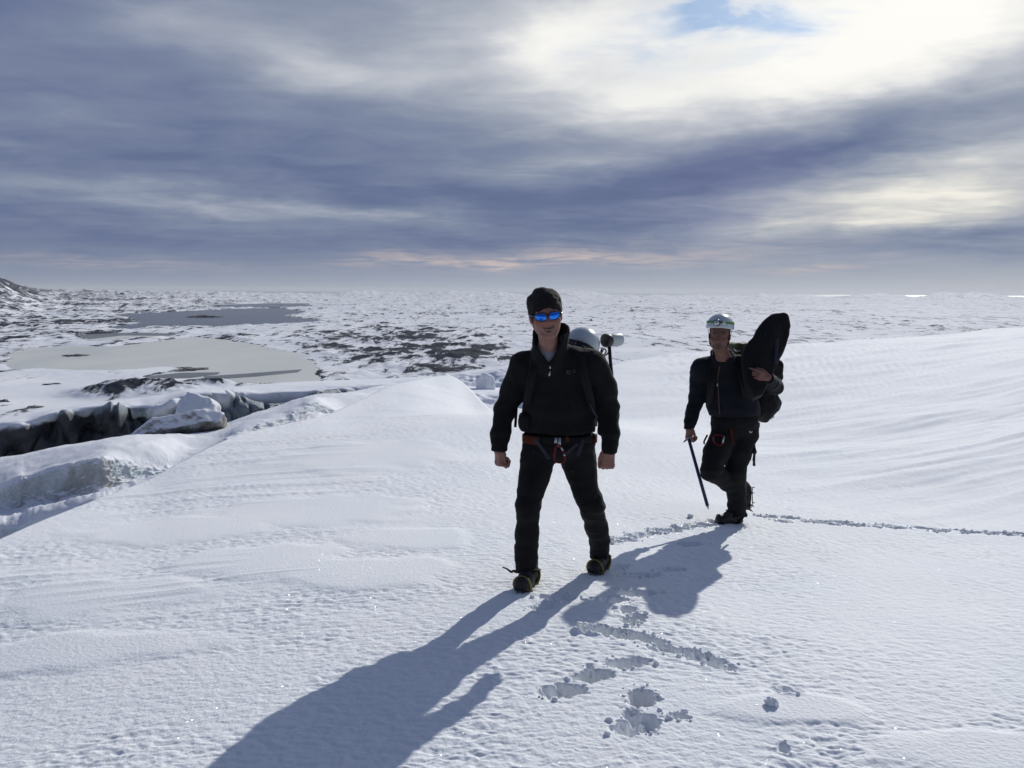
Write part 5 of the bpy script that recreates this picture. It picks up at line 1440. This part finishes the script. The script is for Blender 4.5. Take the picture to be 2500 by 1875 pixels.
    for a in np.linspace(0, 2 * math.pi, 48, endpoint=False):
        z = .034 - .006 * math.sin(a); k = math.sqrt(1 - (z / .108) ** 2); pts.append(hl(math.cos(a) * .1095 * k, math.sin(a) * .1315 * k, z))
    st = tube('headlamp_strap', pts, .004, M['green_strap'], root, 8, True, flat=(.004, .024)); st.parent = hel
    a = rad(-100); k = .95; c = hl(math.cos(a) * .1095 * k, math.sin(a) * .1315 * k, .036); n = (c - hO) * A3([1, 1, .2]); n /= np.linalg.norm(n)
    hb = tube('headlamp', [c - n * .002, c + n * .004, c + n * .026, c + n * .030], [.024, .027, .026, .022], M['glossblack'], root, 20); hb.parent = hel
    hb2 = tube('headlamp_lens', [c + n * .027, c + n * .031, c + n * .033], [.021, .020, .010], M['lamp_glass'], root, 20); hb2.parent = hel
    a2 = rad(-74); c2 = hl(math.cos(a2) * .1095 * k, math.sin(a2) * .1315 * k, .038)
    h3 = tube('headlamp_clip', [c2 - n * .002, c2 + n * .014], [.017, .014], M['lamp_glass'], root, 14); h3.parent = hel
    for q in (-1, 1): tube('chin_strap', spline([hl(q * .092, -.01, -.006), L(q * .080, -.01, -.02), L(q * .066, -.02, -.075), L(q * .02, -.062, -.122)], 16), .003, M['pack'], root, 6, flat=(.014, .003)).parent = hel
    # trousers
    V = Vol(A3([1.45, 6.95, -.26]), A3([2.5, 7.8, .90]), .0085)
    V.ell(w(1794, 1030, 7.45), (.208, .150, .17), .03); V.cone(w(1785, 1110, 7.38), w(1790, 1150, 7.36), .05, .05, .03)
    V.chain([(w(1770, 1060, 7.42), .118), (w(1748, 1108, 7.31), .104), (knL, .080), (w(1778, 1176, 7.38), .078), (w(1812, 1192, 7.55), .070)], .03)
    V.chain([(w(1818, 1060, 7.46), .120), (w(1801, 1108, 7.40), .106), (knR, .085), (w(1799, 1200, 7.43), .078), (w(1800, 1262, 7.50), .080)], .03)
    hz_ = w(1800, 1258, 7.5)[2]
    V.cut(lambda P: hz_ - P[..., 2], .004)
    ax2 = anL - knL; ax2 /= np.linalg.norm(ax2); e2 = anL + ax2 * .01
    V.put(tuple(slice(0, n) for n in V.n), -np.minimum((np.stack(np.meshgrid(*V.ax, indexing='ij'), -1) - e2) @ ax2, w(1800, 1225, 7.6)[0] * 0 + np.meshgrid(*V.ax, indexing='ij')[1] - 7.50), .004, 'sub')
    vol_obj('trousers', V, M['trouser'], root, wrinkle(.007, 11, 5, .4, 11, [(knL, .12, .003, 70), (knR, .12, .004, 75), (anR, .14, .006, 70)]))
    # jacket
    V = Vol(A3([1.22, 7.0, .58]), A3([2.75, 7.75, 1.62]), .0085)
    V.chain([(w(1776, 915, 7.44), .150), (w(1785, 965, 7.43), .152), (w(1794, 1000, 7.44), .150)], .03, (XA, 1.42))
    V.chain([(w(1788, 990, 7.42), .152), (w(1794, 1018, 7.44), .146)], .03, (XA, 1.40))
    V.cone(w(1745, 912, 7.43), w(1815, 908, 7.44), .115, .115, .04)
    V.cone(w(1764, 880, 7.42), shL, .066, .085, .05); V.cone(w(1772, 880, 7.42), shR, .066, .085, .05)
    V.chain([(shL, .098), (w(1707, 935, 7.46), .082), (elL, .064), (w(1689, 1012, 7.42), .056), (wrL, .050)], .03)
    V.chain([(shR, .095), (w(1868, 928, 7.50), .080), (elR, .064), (w(1884, 934, 7.32), .058), (wrR, .050)], .03)
    V.cone(w(1765, 888, 7.37), w(1764, 855, 7.35), .098, .104, .02)
    V.cone(w(1763, 866, 7.33), w(1762, 815, 7.32), .074, .100, .004, None, 'sub')
    sl = tuple(slice(0, n) for n in V.n); PP = np.stack(np.meshgrid(*V.ax, indexing='ij'), -1)
    vb = w(1757, 886, 7.2)
    fo = np.minimum(np.clip((PP[..., 2] - vb[2]) * .40, -.05, .035) - np.abs(PP[..., 0] - vb[0] + .1 * (PP[..., 2] - vb[2])), neck[1] - .02 - PP[..., 1])
    V.put(sl, -fo, .006, 'sub')
    V.put(sl, -(PP[..., 2] - (w(1766, 862, 7.35)[2] + .42 * (PP[..., 1] - 7.35))) + 5 * (np.abs(PP[..., 0] - neck[0]) > .13), .006, 'sub')
    arm = PP[..., 0] < w(1721, 1010, 7.45)[0]
    hem = w(1793, 1019, 7.3)[2]; cuff = w(1683, 1048, 7.36)[2]
    V.put(sl, -(np.where(arm, cuff, hem) - PP[..., 2]), .002, 'sub')
    vf = wrR - elR; vf /= np.linalg.norm(vf)
    V.put(sl, -np.where((np.linalg.norm(PP - wrR, axis=-1) < .12), (PP - wrR) @ vf, -1.0), .002, 'sub')
    vol_obj('jacket', V, M['navy'], root, wrinkle(.006, 8, 6, .5, 12, [(elL, .11, .004, 65), (wrL + A3([0, 0, .06]), .08, .005, 85), (w(1790, 1005, 7.3), .22, .004, 50)]))
    jac = [o for o in root.children if o.name.startswith('jacket')][0]
    n = len(jac.data.vertices); jc = np.empty(n * 3, np.float32); jac.data.vertices.foreach_get('co', jc); jc = jc.reshape(-1, 3) + off
    def front(sx, sy):
        p = w(sx, sy, 7.28); m = (np.abs(jc[:, 0] - p[0]) < .02) & (np.abs(jc[:, 2] - p[2]) < .02)
        return jc[m][:, 1].min() - .003 if m.any() else 7.26
    zp = [(1757, 895), (1753, 915), (1752, 935), (1754, 960), (1755, 985), (1757, 1012)]
    m_, t_, b_ = new_mat('rust zip'); b_.inputs['Base Color'].default_value = (.05, .02, .012, 1); b_.inputs['Roughness'].default_value = .7
    tube('zip', spline([w(x, y, front(x, y)) for x, y in zp], 24), .004, m_, root, 6, flat=(.010, .003, (0, 1, 0)))
    tube('zip_pull', [w(1752, 936, front(1752, 936) - .006), w(1751, 943, front(1751, 943) - .008)], .006, M['steel'], root, 6)
    # boots and crampons
    c = (heel1 + toe1) / 2
    V = Vol(c - A3([.2, .17, .05]), c + A3([.2, .17, .26]), .008); boot_volume(V, heel1, toe1); vol_obj('boot', V, M['boot'], root, wrinkle(.003, 14, 14, .5, 13))
    c = (heel2 + toe2) / 2 - A3([.07, 0, 0])
    V = Vol(c - .2, c + .2, .008); boot_volume(V, heel2, toe2, (-1, -.15, .1)); vol_obj('boot', V, M['boot'], root, wrinkle(.003, 14, 14, .5, 14))
    tube('boot_lace', spline([w(1779, 1252, 7.41), w(1774, 1256, 7.40), w(1769, 1261, 7.39)], 8), .006, M['boot'], root, 6)
    mats = {'bail': M['black_metal'], 'dark': True, 'strap': M['pack']}
    crampon('black crampon on the planted boot of the helmet wearer', heel1, toe1, (0, 0, 1), mats, 'crampons')
    crampon('black crampon on the boot lifted off the snow, spikes facing right', heel2, toe2, (-1, -.15, .1), mats, 'crampons')
    # harness
    h = empty('climbing_harness', w(1795, 1035, 7.46), 'dark climbing harness on the helmet wearer', 'harness')
    cc = w(1795, 1036, 7.46)
    tube('waist_belt', [cc + A3([math.cos(a) * .204, math.sin(a) * .150, 0]) for a in np.linspace(0, 2 * math.pi, 40, endpoint=False)], .01, M['pack'], h, 10, True, flat=(.012, .04))
    tube('gear_loop', spline([w(1727, 1062, 7.36), w(1719, 1078, 7.34), w(1720, 1084, 7.33)], 8), .008, M['pack'], h, 6)
    tube('leg_strap', spline([w(1785, 1045, 7.30), w(1787, 1070, 7.28), w(1790, 1083, 7.27)], 8), .005, M['redweb'], h, 8, flat=(.020, .004, (0, 1, 0)))
    cb = empty('carabiner', w(1756, 1080, 7.25), 'red carabiner hanging low on the harness of the helmet wearer', 'carabiner', 'red carabiners at the waist')
    tube('hook_body', spline([w(x, y, 7.22) for x, y in ((1742, 1064), (1742, 1074), (1746, 1082), (1753, 1087), (1761, 1085), (1765, 1078), (1767, 1068))], 28), .007, M['red_metal'], cb, 8)
    tube('gate', [w(1768, 1065, 7.22), w(1764, 1082, 7.215)], .007, M['steel'], cb, 8)
    tube('spine', spline([w(1742, 1064, 7.22), w(1752, 1061, 7.22), w(1768, 1065, 7.22)], 12), .006, M['red_metal'], cb, 8)
    # ice screws hanging at the hip
    sc_ = empty('ice_screw', w(1840, 1090, 7.42), 'dark ice screw dangling at the hip of the helmet wearer', 'ice screw')
    tube('sling', spline([w(1832, 1035, 7.40), w(1834, 1050, 7.36), w(1838, 1075, 7.36), w(1841, 1095, 7.37)], 14), .010, M['webbing'], sc_, 8, flat=(.030, .006, (0, 1, 0)))
    tube('screw_tube', [w(1841, 1092, 7.37), w(1843, 1104, 7.37), w(1841.5, 1110, 7.37), w(1840.5, 1124, 7.37), w(1841, 1127, 7.37), w(1841, 1136, 7.37), w(1840, 1138, 7.37)], [.012, .018, .011, .013, .010, .013, .006], M['black_metal'], sc_, 10)
    tube('hanger', spline([w(1830, 1040, 7.34), w(1829, 1050, 7.33), w(1832, 1056, 7.33), w(1836, 1052, 7.34), w(1836, 1042, 7.34)], 16), .006, M['steel'], sc_, 8)
    # ice axe
    ax = empty('ice_axe', w(1680, 1075, 7.30), 'ice axe with dark blue shaft held point down in the right hand', 'ice axe')
    d = w(1730, 1244, 7.12) - w(1686, 1088, 7.30); top = w(1681, 1070, 7.32)
    tube('shaft', [top, w(1686, 1088, 7.30), w(1706, 1160, 7.215), w(1727, 1234, 7.13)], [.013, .014, .0145, .0145], M['blue_metal'], ax, 12, False)
    tube('spike', [w(1727, 1234, 7.13), w(1728, 1238, 7.126), w(1730, 1244, 7.12)], [.015, .010, .002], M['steel'], ax, 10)
    tube('pick', spline([w(1682, 1068, 7.31), w(1673, 1076, 7.28), w(1668, 1080, 7.25)], 8), [.012, .011, .010, .009, .008, .006, .004, .002], M['steel'], ax, 8)
    tube('adze', spline([w(1682, 1068, 7.31), w(1688, 1074, 7.35), w(1691, 1074, 7.40)], 6), .011, M['steel'], ax, 8, flat=(.03, .008))
    # bag carried on the shoulder: a padded leaf-shaped case
    bg = empty('carry_bag', w(1866, 900, 7.3), 'long padded black bag with grey edge strip carried upright on a shoulder', 'bag')
    out = [(1812, 905), (1810, 870), (1817, 848), (1829, 836), (1840, 822), (1847, 806), (1856, 792), (1867, 780), (1878, 772.5), (1892, 770), (1908, 768.5), (1918, 772), (1924, 780), (1925, 800), (1921, 824), (1916, 846), (1908, 866), (1899, 884), (1890, 903), (1876, 935), (1858, 968), (1838, 975), (1820, 950)]
    def Yb(sy): return 7.17 + (965 - sy) * .0016
    P3 = A3([w(x, y, Yb(y)) for x, y in out]); c0 = P3.mean(0)
    # plane of the bag
    ey = w(1900, 780, Yb(780)) - w(1845, 950, Yb(950)); ey /= np.linalg.norm(ey); ex = A3([1, 0, 0]) - ey * ey[0]; ex /= np.linalg.norm(ex); en = np.cross(ex, ey)
    poly = np.c_[(P3 - c0) @ ex, (P3 - c0) @ ey]
    th = .075
    def bagf(P):
        q = P - c0; a = q @ ex; b = q @ ey; c = q @ en
        s_ = sd_poly(a, b, poly) + .03; bulge = .045 * np.clip(-s_ / .12, 0, 1)
        z_ = np.abs(c) - (th - .03) - bulge * .5
        return np.hypot(np.maximum(s_, 0), np.maximum(z_, 0)) + np.minimum(np.maximum(s_, z_), 0) - .03
    V = Vol(P3.min(0) - .14, P3.max(0) + .14, .010); V.fun(P3.min(0) - .12, P3.max(0) + .12, bagf)
    vol_obj('case', V, M['bagcloth'], bg, wrinkle(.006, 7, 7, .5, 15), 1)
    fr = lambda x, y, k=.088: w(x, y, Yb(y)) + en * k * (1 if en[1] < 0 else -1)
    tube('edge_strip', spline([fr(1890, 836), fr(1890, 850), fr(1888, 872), fr(1887, 898)], 14), .01, M['webbing'], bg, 8, flat=(.034, .006, (0, 1, 0)))
    tube('side_strip', spline([fr(1919, 785, .05), fr(1921, 800, .05), fr(1917, 822, .05), fr(1911, 845, .05)], 14), .01, M['webbing'], bg, 8, flat=(.030, .006, (0, 1, 0)))
    tube('grab_handle', spline([w(1900, 771, Yb(770)), w(1902, 766.5, Yb(770)), w(1910, 766.5, Yb(770)), w(1912, 771, Yb(770))], 14), .008, M['pack'], bg, 8)
    tube('puller', spline([fr(1863, 820), fr(1861, 827), fr(1858, 831)], 8), .004, M['webbing'], bg, 6)
    # backpack
    bp = empty('backpack', w(1850, 1010, 7.7), 'black backpack with yellow green lid on the helmet wearer', 'backpack', 'black backpacks')
    V = Vol(w(1740, 1030, 7.5) - .06, A3([2.85, 8.0, 1.66]), .011)
    V.box(w(1835, 945, 7.74), (.20, .15, .27), .08, .03); V.ell(w(1882, 985, 7.72), (.085, .10, .09), .04); V.box(w(1890, 905, 7.72), (.06, .10, .10), .05, .04)
    V.box(w(1862, 1010, 7.72), (.055, .08, .07), .04, .03)
    vol_obj('pack_body', V, M['pack'], bp, wrinkle(.010, 8, 8, .5, 16))
    m2, t2, b2 = new_mat('yellow green pack lid'); tc = t2.n.new('ShaderNodeTexCoord').outputs['Object']
    t2.l.new(t2.ramp(t2.noise(tc, 14.0, 3.0, .6), [(.40, (.03, .032, .03)), (.52, (.07, .078, .02)), (.7, (.13, .14, .035))]), b2.inputs['Base Color']); b2.inputs['Roughness'].default_value = .7
    V = Vol(w(1780, 870, 7.5) - .06, w(1835, 830, 7.85) + .08, .009)
    V.box(w(1806, 852, 7.66), (.105, .12, .055), .04, .02); vol_obj('lid', V, m2, bp, wrinkle(.008, 9, 9, .5, 17))
    tube('compression_strap', spline([w(1792, 852, 7.53), w(1800, 858, 7.50), w(1806, 856, 7.50)], 8), .008, M['steel'], bp, 8)
    tube('foam_pad', [w(1872, 1008, 7.74), w(1877, 1022, 7.74)], [.050, .052], M['pale_foam'], bp, 16)
    for pts in ([(1745, 880, 7.5), (1742, 893, 7.36), (1738, 930, 7.27), (1734, 965, 7.29), (1735, 990, 7.40), (1760, 1000, 7.62)], [(1800, 878, 7.55), (1805, 892, 7.36), (1812, 930, 7.25), (1822, 965, 7.27), (1838, 990, 7.36), (1846, 1000, 7.60)]):
        tube('shoulder_strap', spline([w(*p) for p in pts], 26), .01, M['pack'], bp, 8, flat=(.014, .055, (1, 0, .1)))
rear_man()
# ------------------------------------------------------------------ kicked-up snow: clods and crumbs beside the prints
M['clod'] = snow_material('snow clods', False)
_ico = None
def ico(sub=1):
    t = (1 + 5 ** .5) / 2
    v = [(-1, t, 0), (1, t, 0), (-1, -t, 0), (1, -t, 0), (0, -1, t), (0, 1, t), (0, -1, -t), (0, 1, -t), (t, 0, -1), (t, 0, 1), (-t, 0, -1), (-t, 0, 1)]
    f = [(0, 11, 5), (0, 5, 1), (0, 1, 7), (0, 7, 10), (0, 10, 11), (1, 5, 9), (5, 11, 4), (11, 10, 2), (10, 7, 6), (7, 1, 8), (3, 9, 4), (3, 4, 2), (3, 2, 6), (3, 6, 8), (3, 8, 9), (4, 9, 5), (2, 4, 11), (6, 2, 10), (8, 6, 7), (9, 8, 1)]
    v = [np.array(a) / np.linalg.norm(a) for a in v]
    for _ in range(sub):
        cache = {}; nf = []
        def mid(a, b):
            k = (min(a, b), max(a, b))
            if k not in cache:
                m = v[a] + v[b]; v.append(m / np.linalg.norm(m)); cache[k] = len(v) - 1
            return cache[k]
        for a, b, c in f:
            x, y, z = mid(a, b), mid(b, c), mid(c, a); nf += [(a, x, z), (b, y, x), (c, z, y), (x, y, z)]
        f = nf
    return np.array(v), np.array(f)
I1, F1 = ico(1); I3, F3 = ico(3)
def crumbs():
    r = np.random.default_rng(11); cos, fs, n = [], [], 0
    for (gx, gy), p in zip(PR_XY, PRINTS):
        k = int(r.integers(10, 22)) if p[5] > .03 else 3
        for _ in range(k):
            a = r.uniform(0, 2 * math.pi); q = r.normal(1.15, .22)
            ca, sa = math.cos(rad(p[4])), math.sin(rad(p[4])); ex, ey = math.cos(a) * p[2] * q, math.sin(a) * p[3] * q
            x, y = gx + ex * ca - ey * sa, gy + ex * sa + ey * ca
            s = min(.014, .0025 + r.exponential(.0034))
            cos.append((x, y, s)); 
    P = np.array(cos); z = height(P[:, 0], P[:, 1])
    out = []
    for (x, y, s), zz in zip(P, z):
        j = I1 * (1 + .22 * r.uniform(-1, 1, (len(I1), 1))) * (s * np.array([r.uniform(.8, 1.4), r.uniform(.8, 1.4), r.uniform(.6, 1.0)]))
        out.append(j + np.array([x, y, zz + s * .35])); fs.append(F1 + n); n += len(I1)
    me = quads_mesh('snow_crumbs', np.vstack(out), np.vstack(fs))
    tag(link('snow_crumbs', me, M['clod']), kind='stuff')
crumbs()
def clod(label, sx, sy, s, seed):
    x, y = find_ground(sx, sy); z = gz((x, y))
    co = I3 * (s * (1 + .30 * fbm3(I3, 2.2, 3, seed)[:, None])) * np.array([1.1, 1.0, .85]) + np.array([0, 0, s * .5])
    o = link('snow_clod', quads_mesh('snow_clod', co, F3), M['clod']); o.location = (x, y, z)
    tag(o, label, 'snow clod', 'snow clods lying on the snow')
clod('round snow clod lying alone beside the smooth patch at lower right', *crop2(1120, 1030), .026, 5)
clod('small snow clod kicked loose beside the point of the ice axe', *crop2(770, 214), .022, 6)
clod('snow clod on the rim of the long trodden trench, at its far right end', *crop2(925, 838), .020, 7)
# ------------------------------------------------------------------ dark outcrops standing out of the white plain below
def outcrop(label, cx, cy, wpx, hpx, seed):
    q = on_z(cx / 2.697, 640 + cy / 2.697, ZP + .5); Y = q[1]; k = Y / FPX * .4096 / 2.697
    wd, ht = wpx * k * .5, hpx * k
    V = I3 * (1 + .60 * fbm3(I3, 1.9, 4, seed)[:, None]) * np.array([wd, wd * 1.2, ht * .8])
    o = link('rock_outcrop', quads_mesh('rock_outcrop', V, F3), M['rock'], None, False); o.location = (q[0], q[1], ZP + ht * .15)
    tag(o, label, 'rock', 'dark rocks on the snowy plain')
m_, t_, b_ = new_mat('dark basalt'); p_ = pos(t_)
t_.l.new(t_.mix(t_.sstep(t_.noise(p_, .9, 4.0, .6), .58, .66), t_.ramp(t_.noise(p_, .5, 5.0, .6), [(.3, (.018, .019, .024)), (.7, (.05, .05, .058))]), (.72, .74, .78)), b_.inputs['Base Color'])
b_.inputs['Roughness'].default_value = .85; M['rock'] = m_
outcrop('dark rock standing alone on white snow left of the snowy mound', 342, 806, 82, 16, 21)
outcrop('low dark rock on the white flat just above the dark ice wall', 218, 956, 95, 14, 22)
outcrop('flat dark rock at the left edge of the near snow flats', 25, 922, 75, 22, 23)
outcrop('dark rock ledge at the near shore of the pale lake', 1250, 702, 170, 9, 24)
outcrop('low island of dark snowy rock in the far dark lake', 1350, 360, 150, 12, 25)
outcrop('dark rock spit reaching into the left end of the pale lake', 500, 612, 110, 8, 26)
outcrop('tiny dark rock on the plain right of the beanie', (1443 - 0) * 2.697, (783 - 640) * 2.697, 18, 10, 27)
